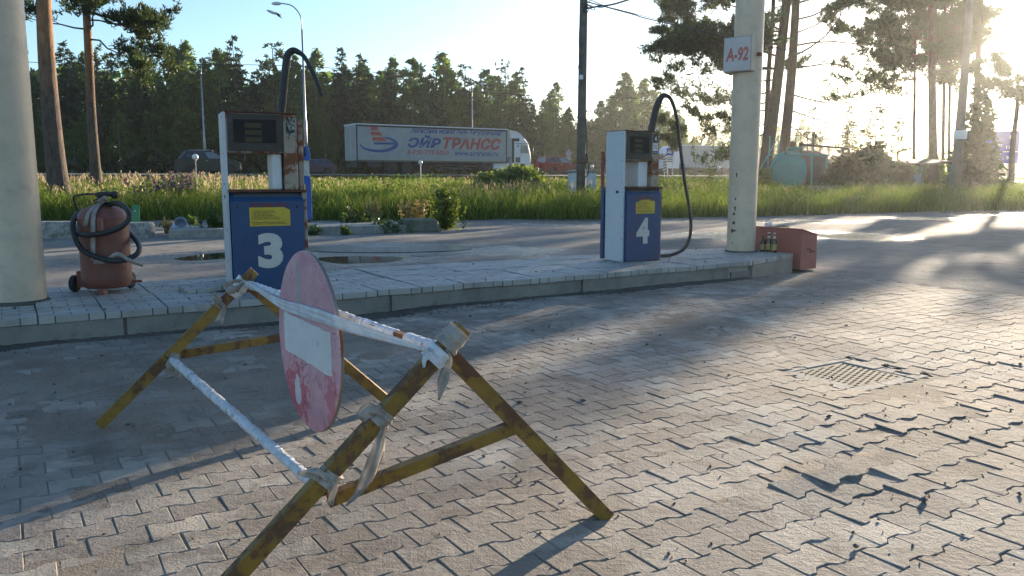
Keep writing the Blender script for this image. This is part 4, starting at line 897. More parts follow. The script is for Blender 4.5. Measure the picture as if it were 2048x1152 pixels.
m = MB(); m.lathe([(.022, -.018), (.016, -.012)], 10, (.02, 0, .43), 'y'); m.lathe([(.018, -.018), (.012, -.012)], 10, (.0, 0, .17), 'y'); m.build('bolt', M['steel'], gp)
cb = thing('concrete_block', 'long flaking whitewashed concrete kerb block behind the cream column', 'concrete block', g(86, 476), R(8))
m = MB(); m.box((-.6, 0, -.05), (.62, .4, .30), bev=.03); m.box((.635, .02, -.05), (1.9, .4, .27), bev=.03); m.build('block', paint('flaking whitewash', (.42, .40, .36), (.20, .18, .15), 7, .9, wear=.53, wscale=9, wcol=(.10, .09, .075), bump=.5), cb)
bk = thing('bucket', 'crushed pale blue bucket lying at the far island kerb', 'bucket', g(362, 470), R(20))
m = MB(); m.lathe([(.15, 0), (.155, .01), (.12, .28), (.115, .28), (.14, .012)], 20, (0, 0, 0), 'z', cap=False); m.lathe([(.165, -.01), (.165, .012), (.15, .012), (.15, -.01)], 20)
o = m.build('body', paint('pale bucket', (.52, .60, .70), (.45, .52, .62), 6, .5), bk, True, 40); o.rotation_euler = (R(62), R(8), 0); o.location = (0, 0, .13)
rk = thing('rubble_block', 'broken concrete block with moss at the end of the far island', 'concrete block', g(838, 462), R(25))
m = MB(); m.box((-.38, -.3, -.05), (.36, .3, .27), bev=.06); w = m.vs[0]; w += RNG.normal(0, .02, w.shape); m.build('block', paint('mossy concrete', (.20, .19, .15), (.12, .125, .08), 5, .9, bump=.6), rk)

# ------------------------------------------------------------------ grass
def hcap(px, py, z, h, extra=0.0): return np.minimum(h, np.maximum(1.13+.0036*py+extra-z, .10)*RNG.uniform(.7, 1.05, len(px)))
def blades(px, py, h, w, lean, col, m, seg=2, zf=tz):
    n = len(px); z = zf(px, py)-.02; h = np.where(road_d(px, py) > 0, hcap(px, py, z, h), h); th = RNG.uniform(0, 6.283, n); ld = RNG.uniform(0, 6.283, n)
    lx, ly = np.cos(ld)*lean*h, np.sin(ld)*lean*h; a = np.stack([np.cos(th), np.sin(th), th*0], 1)*w[:, None]
    b0 = np.stack([px, py, z], 1); b1 = b0+np.stack([lx*.3, ly*.3, h*.55], 1); b2 = b0+np.stack([lx, ly, h*(1-.25*lean)], 1)
    v = np.stack([b0-a, b0+a, b1+a*.75, b1-a*.75, b2], 1).reshape(-1, 3); k = np.arange(n)*5
    m.add(v, np.stack([k, k+1, k+2, k+3], 1), np.repeat(col, 5, 0)); m.n -= 0
    m.fs.append(np.stack([k+3, k+2, k+4], 1)+(m.n-len(v)))
def gcol(n, mode, px, py):
    base = np.array([[.09, .16, .028], [.16, .22, .036], [.25, .28, .055], [.065, .115, .026]])[RNG.integers(0, 4, n)]
    straw = np.array([[.34, .30, .12], [.29, .27, .09], [.40, .34, .17]])[RNG.integers(0, 3, n)]
    p = np.clip((vnoise(px, py, .35, 61)-.49)*1.2, 0, 1)*mode+.04; k = RNG.uniform(0, 1, n) < p
    c = np.where(k[:, None], straw, base)*RNG.uniform(.75, 1.25, (n, 1)); return np.c_[c, np.ones(n)]
# front belt of long dark blades, then the verge up to the road shoulder
def scatter(n, x0, x1, d0, d1, pw=1.0):
    s = RNG.uniform(0, 1, n)**pw; px = RNG.uniform(x0, x1, n); vy = verge_y(px); top = vy+np.maximum((road_d(px, vy))/U[1]*.0+0, 0)
    return px, vy+d0+(d1-d0)*s
def visible(px, py): return (np.abs(px) < .70*py+2) & (road_d(px, py) > .3)
gm = MB()
px, py = scatter(62000, -22, 36, -.1, 5, 1.15); k = visible(px, py); px, py = px[k], py[k]; n = len(px)
blades(px, py, RNG.uniform(.35, .85, n)*(.6+.8*vnoise(px, py, .6, 62)), RNG.uniform(.006, .012, n), RNG.uniform(.15, .75, n), gcol(n, .5, px, py), gm)
px, py = scatter(105000, -34, 40, 4, 34, 1.1); k = visible(px, py); px, py = px[k], py[k]; n = len(px)
blades(px, py, RNG.uniform(.25, .62, n)*(.5+.9*vnoise(px, py, .4, 63))*np.clip(.12+road_d(px, py)/16, .14, 1)*np.clip(.35+1.5*vnoise(px, py, .9, 66, 2), .5, 1.6), RNG.uniform(.008, .017, n), RNG.uniform(.1, .6, n), gcol(n, 1.0, px, py), gm)
# dry seed stalks
px, py = scatter(9500, -34, 36, 2, 32); k = visible(px, py) & (vnoise(px, py, .3, 64)+RNG.normal(0, .1, len(px)) > np.where(px < -.28*py, .43, .66)); px, py = px[k], py[k]; n = len(px)
h = RNG.uniform(.55, 1.1, n)*np.where(px < -.28*py, 1, .75)*np.clip(.3+road_d(px, py)/26, .3, .9); h = hcap(px, py, tz(px, py), h, np.where(px < -.36*py, .22, .02)); sc_ = np.c_[np.array([[.34, .27, .15]])*RNG.uniform(.7, 1.3, (n, 1)), np.ones(n)]; ln = RNG.uniform(.05, .3, n)
blades(px, py, h, np.full(n, .005), ln, sc_, gm)
z = tz(px, py)
for q in range(5):
    c = np.stack([px+RNG.normal(0, .03, n), py+RNG.normal(0, .03, n), z+h*(.78+.05*q)], 1); a = RNG.normal(0, 1, (n, 3)); a /= np.linalg.norm(a, axis=1)[:, None]; b = np.stack([RNG.normal(0, .3, n), RNG.normal(0, .3, n), np.ones(n)], 1)
    gm.quads(c, a*.014, b*.045, np.c_[np.array([[.40, .31, .20]])*RNG.uniform(.7, 1.3, (n, 1)), np.ones(n)])
# far side strip under the forest
ss = RNG.uniform(-70, 200, 26000); dd = RNG.uniform(24.5, 34, 26000); q = np.array([RW(s, d) for s, d in zip(ss, dd)]); k = np.abs(q[:, 0]) < .7*q[:, 1]; q = q[k]; n = len(q)
blades(q[:, 0], q[:, 1], RNG.uniform(.4, 1.0, n), RNG.uniform(.02, .04, n), RNG.uniform(.1, .6, n), gcol(n, .3, q[:, 0], q[:, 1]), gm)
ss = RNG.uniform(-60, 120, 9000); dd = RNG.uniform(9.6, 12.4, 9000); q = np.array([RW(s, d) for s, d in zip(ss, dd)]); n = len(q)
blades(q[:, 0], q[:, 1], RNG.uniform(.1, .3, n), RNG.uniform(.015, .03, n), RNG.uniform(.1, .6, n), gcol(n, .5, q[:, 0], q[:, 1]), gm)
# broad weed leaves mixed into the grass in patches
px, py = scatter(30000, -30, 36, 0, 30, 1.2); k = visible(px, py) & (vnoise(px, py, .5, 67)+RNG.normal(0, .06, len(px)) > .55); px, py = px[k], py[k]; n = len(px)
c = np.stack([px, py, tz(px, py)+RNG.uniform(.08, .75, n)*np.clip(.25+road_d(px, py)/16, .25, 1)], 1); a = RNG.normal(0, 1, (n, 3)); a /= np.linalg.norm(a, axis=1)[:, None]; b = np.cross(a, RNG.normal(0, 1, (n, 3))); b /= np.linalg.norm(b, axis=1)[:, None]
gm.quads(c, a*.05, b*.022, np.c_[np.array([[.06, .12, .025], [.10, .16, .03], [.14, .18, .05]])[RNG.integers(0, 3, n)], np.ones(n)])
stuff(gm.build('grass', M['grass']))

# ------------------------------------------------------------------ foliage makers
def rdir(n): a = RNG.normal(0, 1, (n, 3)); return a/np.linalg.norm(a, axis=1)[:, None]
def leafquads(m, c, size, flat=.0, el=1.6):
    n = len(c); a = rdir(n); b = rdir(n); b = b-(a*b).sum(1)[:, None]*a; b /= np.linalg.norm(b, axis=1)[:, None]+1e-9
    if flat: a[:, 2] *= 1-flat; b[:, 2] *= 1-flat
    s = size*RNG.uniform(.6, 1.3, n)[:, None]; m.quads(c, a*s*el/2, b*s/2)
def tufts(m, c, dirs, ln, w, k):
    """needle bunches: k thin quads fanning out from each centre"""
    n = len(c); c = np.repeat(c, k, 0); d = np.repeat(dirs, k, 0)+RNG.normal(0, .62, (n*k, 3)); d /= np.linalg.norm(d, axis=1)[:, None]
    b = np.cross(d, rdir(n*k)); b /= np.linalg.norm(b, axis=1)[:, None]+1e-9; l = ln*RNG.uniform(.6, 1.25, n*k)[:, None]
    m.quads(c+d*l/2, d*l/2, b*w/2)
def spruce_mesh(H, rad, n_wh=22, seed=0):
    rg = random.Random(seed); m = MB(); C_, D_ = [], []
    for i in range(n_wh):
        f = i/(n_wh-1); z = H*(.12+.87*f); L_ = rad*(1-f)**.8*(.75+.5*rg.random())+.15; nb = 7 if f < .8 else 4
        for b in range(nb):
            a = rg.uniform(0, 6.28); L2_ = L_*rg.uniform(.7, 1.1); kk = max(2, int(L2_/.26))
            for s in range(kk):
                t = (s+.6)/kk; r_ = L2_*t; C_.append((r_*math.cos(a), r_*math.sin(a), z-.28*r_+.10*r_*r_/max(L2_, .1)+rg.gauss(0, .05))); D_.append((math.cos(a), math.sin(a), -.35))
    C_ = np.array(C_); D_ = np.array(D_); tufts(m, C_, D_*.9, .44, .11, 5); return m
def trunk(m, H, r, bend=.1, seed=0, top=.15, n=9):
    rg = random.Random(seed); pts = []; x = y = 0
    for i in range(9):
        pts.append((x, y, H*i/8-.15)); x += rg.gauss(0, bend*.3); y += rg.gauss(0, bend*.3)
    m.tube(pts, [r*(1-(1-top)*i/8)*(1.25 if i == 0 else 1) for i in range(9)], n); return pts
def birch_mesh(H, rad, z0, seed=0, nc=70, nl=42, size=.20, droop=.3):
    rg = np.random.default_rng(seed); m = MB()
    for i in range(nc):
        f = rg.uniform(0, 1)**.9; z = z0+(H-z0)*f; env = rad*min(1, .5+f*2)*(1-f**2.4)**.9+.12
        a = rg.uniform(0, 6.28); r_ = env*rg.uniform(.15, 1)**.6; c = np.array([r_*math.cos(a), r_*math.sin(a), z])
        s = rg.uniform(.22, .5)*(.35+.7*env/rad); p = rg.normal(0, 1, (nl, 3))*np.array([s, s, s*.8]); p[:, 2] -= droop*np.abs(p[:, 0])
        leafquads(m, c+p, size)
    return m
def pine_mesh(H, z0, rad, seed=0, nb=26, k=7):
    rg = random.Random(seed); C_, D_ = [], []; br_ = MB()
    for i in range(nb):
        f = rg.random(); z = z0+(H-z0)*f; L_ = rad*(1-.75*f**1.6)*rg.uniform(.6, 1.1); a = rg.uniform(0, 6.28); up = rg.uniform(.0, .45)
        pts = [(L_*t*math.cos(a), L_*t*math.sin(a), z+up*L_*t*t) for t in (0, .35, .7, 1)]; br_.tube(pts, [.05, .035, .02, .01], 5)
        for s in range(max(3, int(L_/.28))):
            t = rg.uniform(.35, 1.05); p = (L_*t*math.cos(a)+rg.gauss(0, .2), L_*t*math.sin(a)+rg.gauss(0, .2), z+up*L_*t*t+rg.gauss(.05, .14)); C_.append(p); D_.append((math.cos(a)*.6, math.sin(a)*.6, .7))
    m = MB(); tufts(m, np.array(C_), np.array(D_), .36, .10, k); return m, br_
# ------------------------------------------------------------------ forest behind the highway, tree by tree
protos = {'spruce': [], 'pine': [], 'birch': [], 'aspen': []}
def proto(kind, foliage, trunk_mb, fm, tm, H, extra=None):
    me = foliage.build('crown', fm); tk = trunk_mb.build('trunk', tm, None, True); a, b = me.data, tk.data; bpy.data.objects.remove(me); bpy.data.objects.remove(tk); protos[kind].append((a, b, H))
for s in range(4):
    t = MB(); trunk(t, 13.8, .17, .05, s, .1); proto('spruce', spruce_mesh(14, 2.3+.25*s, 24, s), t, M['spruce'], M['sprucebark'], 14)
for s in range(4):
    f, b = pine_mesh(14, 7.2-.6*s, 2.5, s, 34, 9); trunk(b, 13.6, .19, .2, s+9, .2); proto('pine', f, b, M['pine'], M['pinebark_dark'], 14)
for s in range(4):
    t = MB(); trunk(t, 13, .13, .2, s+20, .15); proto('birch', birch_mesh(14, 1.9+.2*s, 4.0-.5*s, s+40, 90, 36, .155), t, M['birch'], M['birchbark'], 14)
for s in range(4):
    t = MB(); trunk(t, 12, .15, .25, s+30, .15); proto('aspen', birch_mesh(14, 2.5+.2*s, 1.2, s+60, 105, 38, .175, .1), t, M['aspen'], M['birchbark'], 14)
LAB = {'spruce': 'dark pointed spruce in the forest row behind the highway', 'pine': 'bare-stemmed pine with a high crown in the forest row behind the highway',
       'birch': 'slender pale-stemmed birch in the forest row behind the highway', 'aspen': 'bushy dark green broadleaf tree in the forest row behind the highway'}
GRP = {'spruce': 'spruces of the roadside forest', 'pine': 'pines of the roadside forest', 'birch': 'birches of the roadside forest', 'aspen': 'broadleaf trees of the roadside forest'}
def ftree(kind, x, y, H, label=None, rg=random):
    a, b, h0 = protos[kind][rg.randrange(4)]; s = H/h0; t = thing(kind+'_tree', label or LAB[kind], 'tree', (x, y, gz(x, y)), rg.uniform(0, 6.28), GRP[kind] if not label else None)
    t.scale = (s*rg.uniform(.85, 1.15), s*rg.uniform(.85, 1.15), s)
    for nm, me in (('crown', a), ('trunk', b)):
        o = bpy.data.objects.new(nm, me); COL.objects.link(o); o.parent = t
    return t
DPX = [-150, 100, 500, 900, 1250, 1600, 1750, 1900, 2150]; DD = [72, 79, 89, 102, 121, 165, 205, 235, 260]
TPX = [-150, 60, 150, 210, 300, 360, 385, 420, 450, 480, 520, 560, 600, 640, 690, 730, 790, 830, 890, 930, 975, 1010, 1040, 1065, 1110, 1135, 1170, 1200, 1245, 1285, 1310, 1350, 1450, 1540, 1600, 1640, 1700, 1760, 1850, 1950, 2150]
TPY = [90, 110, 95, 105, 100, 105, 95, 125, 110, 82, 150, 98, 118, 110, 105, 118, 122, 125, 112, 140, 145, 135, 142, 215, 170, 220, 225, 205, 152, 162, 180, 225, 250, 235, 240, 250, 285, 300, 275, 265, 260]
KND = {480: 'spruce', 450: 'birch', 385: 'birch', 360: 'birch', 560: 'pine', 690: 'spruce', 730: 'spruce', 890: 'birch', 1010: 'pine', 1040: 'spruce', 1110: 'birch', 1245: 'birch', 1200: 'birch', 1285: 'birch', 1310: 'spruce', 975: 'aspen', 600: 'birch', 640: 'birch'}
fr = random.Random(17)
for px, ty in zip(TPX[1:-2], TPY[1:-2]):
    D = np.interp(px, DPX, DD); x = X(px, D); z = gz(x, D); kd = KND.get(px) or fr.choice(['birch', 'aspen', 'spruce', 'pine'])
    ftree(kd, x, D, (CH+(358-ty)/1600*D-z), rg=fr)
x_ = -130
while x_ < 2120:
    D = np.interp(x_, DPX, DD)*fr.uniform(.99, 1.12); px = x_+fr.uniform(-6, 6); ty = np.interp(px, TPX, TPY)+fr.choice([8, 18, 25, 35, 50, 60]); x = X(px, D)
    ftree(fr.choice(['birch', 'birch', 'birch', 'aspen', 'aspen', 'spruce', 'pine']), x, D, CH+(358-ty)/1600*D-1.4, rg=fr); x_ += fr.uniform(10, 17)
x_ = -140
while x_ < 2120:      # lower edge trees that close the wall near the ground
    D = np.interp(x_, DPX, DD)*fr.uniform(.965, 1.0); px = x_; ty = fr.uniform(215, 275) if px < 1300 else fr.uniform(285, 310); x = X(px, D)
    ftree(fr.choice(['aspen', 'aspen', 'birch']), x, D, max(2.5, CH+(358-ty)/1600*D-1.4), rg=fr); x_ += fr.uniform(20, 32)
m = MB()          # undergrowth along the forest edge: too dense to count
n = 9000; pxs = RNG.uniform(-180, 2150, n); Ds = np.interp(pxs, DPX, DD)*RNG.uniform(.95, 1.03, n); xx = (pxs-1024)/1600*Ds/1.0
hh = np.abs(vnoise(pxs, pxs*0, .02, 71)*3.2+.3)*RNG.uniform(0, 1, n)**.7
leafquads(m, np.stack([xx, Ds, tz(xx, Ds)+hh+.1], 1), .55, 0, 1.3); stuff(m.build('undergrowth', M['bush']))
m = MB(); n = 5200; pxs = RNG.uniform(-180, 2200, n); Ds = np.interp(pxs, DPX, DD)*RNG.uniform(1.14, 1.34, n); xx = (pxs-1024)/1600*Ds
hh = RNG.uniform(0, 1, n)*np.maximum(1.5, (358-np.interp(pxs, TPX, TPY)-55)/1600*Ds)
leafquads(m, np.stack([xx, Ds, 1.4+hh], 1), .95, 0, 1.25); stuff(m.build('far_woods', M['aspen']))

# ------------------------------------------------------------------ big pines standing on the forecourt side
SKIP = .2
def limb(br_, C_, D_, p, d, L_, r, depth, rg, needle=True, droop=0.0):
    n = 5; pts = [np.array(p)]; d = np.array(d, float)
    for i in range(n):
        d = d+np.array([rg.gauss(0, .19), rg.gauss(0, .19), rg.gauss(.03, .19)-droop]); d /= np.linalg.norm(d); pts.append(pts[-1]+d*L_/n)
    br_.tube(pts, [r*(1-.75*i/n) for i in range(n+1)], 6, False)
    if depth == 0 or L_ < .5:
        if needle:
            for i in range(1, n+1):
                for _ in range(1): C_.append(pts[i]+np.array([rg.gauss(0, .10), rg.gauss(0, .10), rg.gauss(.05, .09)])); D_.append(d*.7+np.array([0, 0, .6]))
        return
    for i in range(1 if depth < 2 else 2, n+1):
        for _ in range(2):
            if rg.random() < SKIP: continue
            a = rg.uniform(-1, 1); s = np.cross(d, [0, 0, 1]); s /= np.linalg.norm(s)+1e-9; dd = d*.75+s*a*1.1+np.array([0, 0, rg.uniform(-.1, .35)]); limb(br_, C_, D_, pts[i], dd/np.linalg.norm(dd), L_*rg.uniform(.28, .45), r*.42, depth-1, rg, needle, droop)
def big_pine(label, base, tops, r, limbs, bark, seed, k=8, ln=.24, w=.045, needles=None, group=None):
    """tops: trunk polyline points (pixels, at depth Y); limbs: (fraction up the trunk, direction angle deg, length, rise, depth)"""
    rg = random.Random(seed); b = np.array(base); t = thing('pine_tree', label, 'tree', base, 0, group)
    tk = MB(); br_ = MB(); C_, D_ = [], []
    for tp, rr in tops:
        pts = spline([np.array(q)-b for q in tp], 5); n = len(pts)
        tk.tube(pts, [rr*(1-.45*i/n)*(1.0+.35*math.exp(-i*.8)) for i in range(n)], 14)
    main = spline([np.array(q)-b for q in tops[0][0]], 5)
    for (ti, f, a, L_, rise, dp) in limbs:
        main = spline([np.array(q)-b for q in tops[ti][0]], 5); q = main[min(len(main)-1, int(f*(len(main)-1)))]; d = np.array([math.cos(R(a)), math.sin(R(a)), rise]); d /= np.linalg.norm(d)
        limb(br_, C_, D_, q, d, L_, .020+.0085*L_, dp, rg, dp > 0 or True, .0)
    tk.build('trunk', M[bark], t, True); br_.build('branches', M['pinebark_dark'], t, True)
    m = MB(); tufts(m, np.array(C_), np.array(D_), ln, w, k); m.build('crown', needles or M['pine'], t)
    return t
def trunkpts(pix, Y): return [at(x, y, Y) for x, y in pix]
rgl = random.Random(4)
# two on the left
Y = 25.5; b0 = at(118, 372, Y); b0[2] = gz(b0[0], Y)
big_pine('thick left-hand pine with orange upper bark beside the column', b0, [([b0]+trunkpts([(104, 250), (92, 100), (86, -40), (82, -200)], Y), .30)],
         .26, [(0, .70, 195, 1.8, .0, 2), (0, .74, 10, 1.8, -.05, 2), (0, .78, 170, 1.8, .1, 2), (0, .86, 200, 1.6, .1, 2), (0, .9, 160, 1.5, .2, 2), (0, .80, -15, 2.6, .12, 2), (0, .95, 30, 2.0, .3, 1), (0, .98, 200, 2.4, .3, 2), (0, 1, 60, 2.2, .4, 2), (0, 1, -40, 2.2, .4, 2)], 'pinebark', 3, 6, .17, .028)
Y = 33; b0 = at(192, 352, Y); b0[2] = gz(b0[0], Y)
L_ = [(0, .58, 5, 2.6, -.25, 2), (0, .62, 185, 2.4, -.15, 2), (0, .64, -30, 2.4, -.1, 2), (0, .72, 30, 2.8, 0, 2), (0, .76, -20, 3.0, .05, 2), (0, .83, 8, 3.4, .02, 2), (0, .84, 165, 2.6, .1, 2), (0, .88, -10, 3.4, .05, 2), (0, .66, 0, 2.4, -.1, 2), (0, .70, 180, 1.6, -.1, 1), (0, .74, 10, 3.0, -.05, 2), (0, .78, 175, 2.3, .0, 1), (0, .86, 5, 3.2, -.12, 2), (0, .80, -10, 2.6, -.2, 2), (0, .92, 20, 3.2, -.05, 2), (0, .9, 190, 2.0, .1, 1), (0, 1, 0, 3.0, .15, 2), (0, 1, 200, 2.6, .2, 2), (0, 1, 80, 2.4, .3, 2)]
big_pine('slimmer left-hand pine with branches reaching right over the forest', b0, [([b0]+trunkpts([(183, 230), (177, 100), (172, 0), (170, -120)], Y), .20)], .2, L_, 'pinebark', 5, 7, .20, .032)
SKIP = .30
# cluster in the middle behind the right column
Y = 53; b0 = at(1524, 384, Y); b0[2] = gz(b0[0], Y)
tr = [([b0]+trunkpts([(1536, 300), (1550, 200), (1563, 90), (1580, -60), (1590, -160)], Y), .42), ([b0+np.array([1.2, .4, 0])]+trunkpts([(1568, 300), (1582, 160), (1590, 40), (1600, -150)], Y+.5), .38), ([b0+np.array([.2, 1.2, 0])]+trunkpts([(1532, 260), (1537, 150), (1545, 40), (1550, -80)], Y+1.5), .2)]
PS = 1.30
lm = []
for f, a, L_, rise, dp in ((.38, 182, 3.6, -.22, 2), (.34, 190, 3.0, -.35, 2), (.46, 178, 4.4, -.12, 2), (.52, 186, 5.2, .0, 3), (.58, 172, 5.6, .08, 3), (.64, 190, 5.4, .16, 3), (.70, 180, 5.2, .22, 3), (.76, 168, 4.6, .3, 3), (.82, 200, 4.2, .35, 3), (.9, 175, 3.8, .45, 3), (.97, 185, 3.2, .6, 2),
                           (.62, 230, 3.6, .1, 2), (.74, 130, 3.4, .2, 2), (.86, 250, 3.2, .3, 2)):
    lm.append((0, f, a, L_*PS, rise, dp))
for f, a, L_, rise, dp in ((.42, -8, 3.8, -.35, 1), (.48, 5, 4.2, -.2, 2), (.55, -5, 4.6, -.05, 2), (.62, 8, 5.0, .05, 3), (.68, -10, 5.0, .1, 3), (.75, 4, 5.0, .2, 3), (.82, -6, 4.6, .3, 3), (.9, 10, 4.0, .4, 3), (.97, -15, 3.2, .5, 2), (.7, -60, 3.2, .1, 2), (.8, 60, 3.2, .2, 2), (.9, -80, 3.0, .3, 2), (.36, -20, 2.8, -.5, 1)):
    lm.append((1, f, a, L_*PS, rise, dp))
for f, a, L_, rise, dp in ((.30, 186, 3.4, -.4, 2), (.42, 170, 4.4, -.2, 3), (.49, 195, 4.6, -.05, 3), (.55, 165, 5.0, .0, 3), (.61, 198, 5.0, .1, 3), (.67, 172, 5.0, .2, 3), (.73, 188, 4.8, .25, 3)): lm.append((0, f, a, L_*PS, rise, dp))
lm += [(2, .5, 10, 2.2, .1, 2), (2, .65, 185, 2.4, .1, 2), (2, .8, 0, 2.2, .3, 2), (2, .95, 180, 2.0, .4, 2)]
big_pine('many-stemmed old pine with a wide crown behind the turquoise tank', b0, tr, .34, lm, 'pinebark_dark', 8, 6, .26, .040)
SKIP = .2
# row on the right against the sun
def right_pine(label, px0, py0, pts, Y, r, lo, rad, n, seed, k=8, group=None):
    rg = random.Random(seed); b0 = at(px0, py0, Y); b0[2] = gz(b0[0], Y)
    lm = []
    for i in range(n):
        f = lo+(1-lo)*(i+.5)/n; L_ = rad*(1-.45*((f-lo)/(1-lo))**1.5)*rg.uniform(.75, 1.1); lm.append((0, f, rg.uniform(0, 360), L_, rg.uniform(.0, .4), 2))
    return big_pine(label, b0, [([b0]+trunkpts(pts, Y), r)], r, lm, 'pinebark_dark', seed, 6, .20, .036, M['pine'], group)
right_pine('stout pine with a snapped side branch behind the shelter roof', 1868, 395, [(1866, 300), (1864, 160), (1862, 20), (1860, -140)], 47, .27, .50, 2.9, 24, 31)
right_pine('slender pine just right of the shelter, its crown against the bright sky', 1884, 390, [(1886, 300), (1888, 160), (1890, 20), (1890, -60)], 53, .13, .5, 2.6, 18, 32)
right_pine('thin pine between the stout pine and the wired pole', 1896, 388, [(1898, 300), (1900, 160), (1904, 20), (1905, -80)], 56, .12, .5, 2.4, 16, 33)
right_pine('tall slim pine rising over the left end of the shelter', 1828, 395, [(1828, 300), (1829, 200), (1830, 90), (1832, -60)], 50, .11, .60, 3.2, 28, 34)
right_pine('pine with a broad crown behind the wired pole', 1948, 390, [(1952, 260), (1956, 120), (1962, 10), (1966, -60)], 51, .22, .55, 2.0, 8, 35)
right_pine('crooked pine at the far right beside the blue road sign', 2022, 380, [(2026, 290), (2034, 220), (2036, 170), (2040, 150)], 46, .15, .5, 2.0, 9, 36)
right_pine('dark pine at the very right edge of the forecourt', 2090, 380, [(2088, 260), (2086, 180), (2084, 160)], 42, .17, .5, 1.7, 8, 37)
# spruce and small saplings on the right
b0 = (X(1945, 45), 45); t = thing('spruce_tree', 'dense dark spruce standing half in front of the blue road sign', 'tree', (*b0, gz(*b0)), .3)
spruce_mesh(5.8, 1.5, 22, 91).build('crown', M['spruce'], t); m = MB(); trunk(m, 5.2, .12, .03, 2, .1); m.build('trunk', M['sprucebark'], t, True)
for (px, Y, H, lb, kd) in ((1742, 42, 4.7, 'young open pine sapling behind the round tank', 'pine'), (1722, 44, 3.6, 'small wispy pine sapling nearest the tank', 'pine'), (1790, 46, 4.2, 'half-bare sapling left of the shelter', 'pine'), (1690, 62, 6.0, 'pointed young spruce beyond the tank railing', 'spruce')):
    ftree(kd, X(px, Y), Y, H, lb, rg=fr)
# bushes round tank and shelter
def bush(label, px, Y, w, h, n, mat, size=.12, seed=0, name='bush', z0=None):
    x = X(px, Y); t = thing(name, label, 'bush', (x, Y, gz(x, Y) if z0 is None else z0), 0); rg = np.random.default_rng(seed); m = MB(); cs = []
    for i in range(max(6, int(n/60))):
        a = rg.uniform(0, 6.28); r_ = rg.uniform(0, 1)**.5; f = rg.uniform(0, 1); cs.append((w*.8*r_*math.cos(a)*(1-.4*f), w*.6*r_*math.sin(a)*(1-.4*f), h*(.1+.8*f*(1-.35*r_))))
    cs = np.array(cs); c = cs[rg.integers(0, len(cs), n)]+rg.normal(0, 1, (n, 3))*np.array([.2, .2, .17])*min(1, w); c[:, 2] = np.maximum(c[:, 2], .03); leafquads(m, c, size); m.build('leaves', mat, t)
    m = MB()
    for i in range(9): e = cs[rg.integers(0, len(cs))]; m.tube([(0, 0, -.05), e*.5+np.array([0, 0, .15]), e], [.02, .012, .005], 5)
    m.build('stems', M['sprucebark'], t); return t
bush('brownish bush growing against the rusty tank shell', 1692, 41.0, 1.5, 2.3, 3600, M['bushbrown'], .11, 1)
bush('green leafy bush between the tank and the shelter', 1738, 41.5, 1.6, 3.0, 4200, M['bush'], .12, 2)
bush('tangled bush under the left end of the shelter roof', 1792, 43, 1.1, 1.9, 2400, M['bushbrown'], .11, 3)
bush('bright lit shrub seen under the shelter roof', 1856, 49, 1.2, 2.2, 2000, M['birch'], .13, 4)
bush('low bush between the tank stairs and the cream column', 1522, 41, .8, 1.5, 1500, M['birch'], .10, 5)
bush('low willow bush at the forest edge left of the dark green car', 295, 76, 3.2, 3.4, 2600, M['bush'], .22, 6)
bush('bright yellow-green willow herb clump in front of the truck cab', 1035, 42, 1.7, 1.25, 2600, M['weedlit'], .11, 7)
bush('yellow-green weed clump under the middle of the trailer', 985, 43, 1.2, .95, 1500, M['weedlit'], .11, 8)
# weeds on and by the far island
def weed(label, px, py, h, w, n, mat, seed, zz=0.0, cat='weeds', flower=None, lean=.5):
    p = g(px, py, zz); t = thing('weed', label, cat, p, 0); rg = np.random.default_rng(seed); m = MB()
    for i in range(n):
        a = rg.uniform(0, 6.28); l = rg.uniform(.0, lean); H_ = h*rg.uniform(.55, 1.05); b = np.array([rg.normal(0, w*.4), rg.normal(0, w*.3), -.03]); tip = b+np.array([math.cos(a)*l*H_, math.sin(a)*l*H_, H_])
        mid = (b+tip)/2+np.array([0, 0, H_*.08]); s = np.array([math.cos(a+1.57), math.sin(a+1.57), 0]); m.ribbon([b, mid, tip], s, [.012, .010, .002])
        k = int(8+H_*30); tt = rg.uniform(.1, 1, k); c = b+(tip-b)*tt[:, None]+rg.normal(0, .025, (k, 3)); leafquads(m, c, .030, 0, 2.6)
        if flower and rg.random() < .6: c = tip-(tip-b)*rg.uniform(0, .28, (16, 1))+rg.normal(0, .018, (16, 3)); fl = MB(); leafquads(fl, c, .04); fl.build('flower_spike', flower, t)
    m.build('leaves', mat, t)
    return t
weed('tall bushy weed with pale tips at the end of the far island', 893, 458, .95, .34, 60, M['weedlit'], 1, lean=.3); weed('dry golden weed growing out of the broken concrete block', 830, 447, .55, .35, 26, M['dryweed'], 2, .1)
weed('low green dock leaves in the middle of the far island', 722, 444, .22, .5, 26, M['weed'], 3, .15, lean=.9); weed('low leafy weed at the kerb below the broken block', 775, 464, .30, .5, 26, M['weed'], 4)
weed('bright tuft of grass beside the green marker post', 283, 472, .22, .16, 26, M['weedlit'], 5); weed('tall grass tuft growing left of pump 3', 432, 470, .55, .28, 40, M['weed'], 6); weed('small tuft behind the pale bucket', 345, 466, .28, .2, 14, M['dryweed'], 7)
weed('small weed with a red flower head on the far island', 385, 446, .2, .22, 14, M['weed'], 8, .1); weed('sparse dry stalks behind the low dock leaves', 745, 441, .62, .4, 14, M['dryweed'], 9, .0)
weed('tuft at the kerb below the small blue pump', 625, 470, .2, .35, 16, M['weed'], 10); weed('yellow weed at the foot of the far island kerb', 692, 470, .2, .15, 10, M['weed'], 11)
def weedv(label, px, Y, h, w, n, mat, seed, flower=None):
    o = weed(label, px, 430, h, w, n, mat, seed, 0, flower=flower); x = X(px, Y); o.location = (x, Y, gz(x, Y)); return o
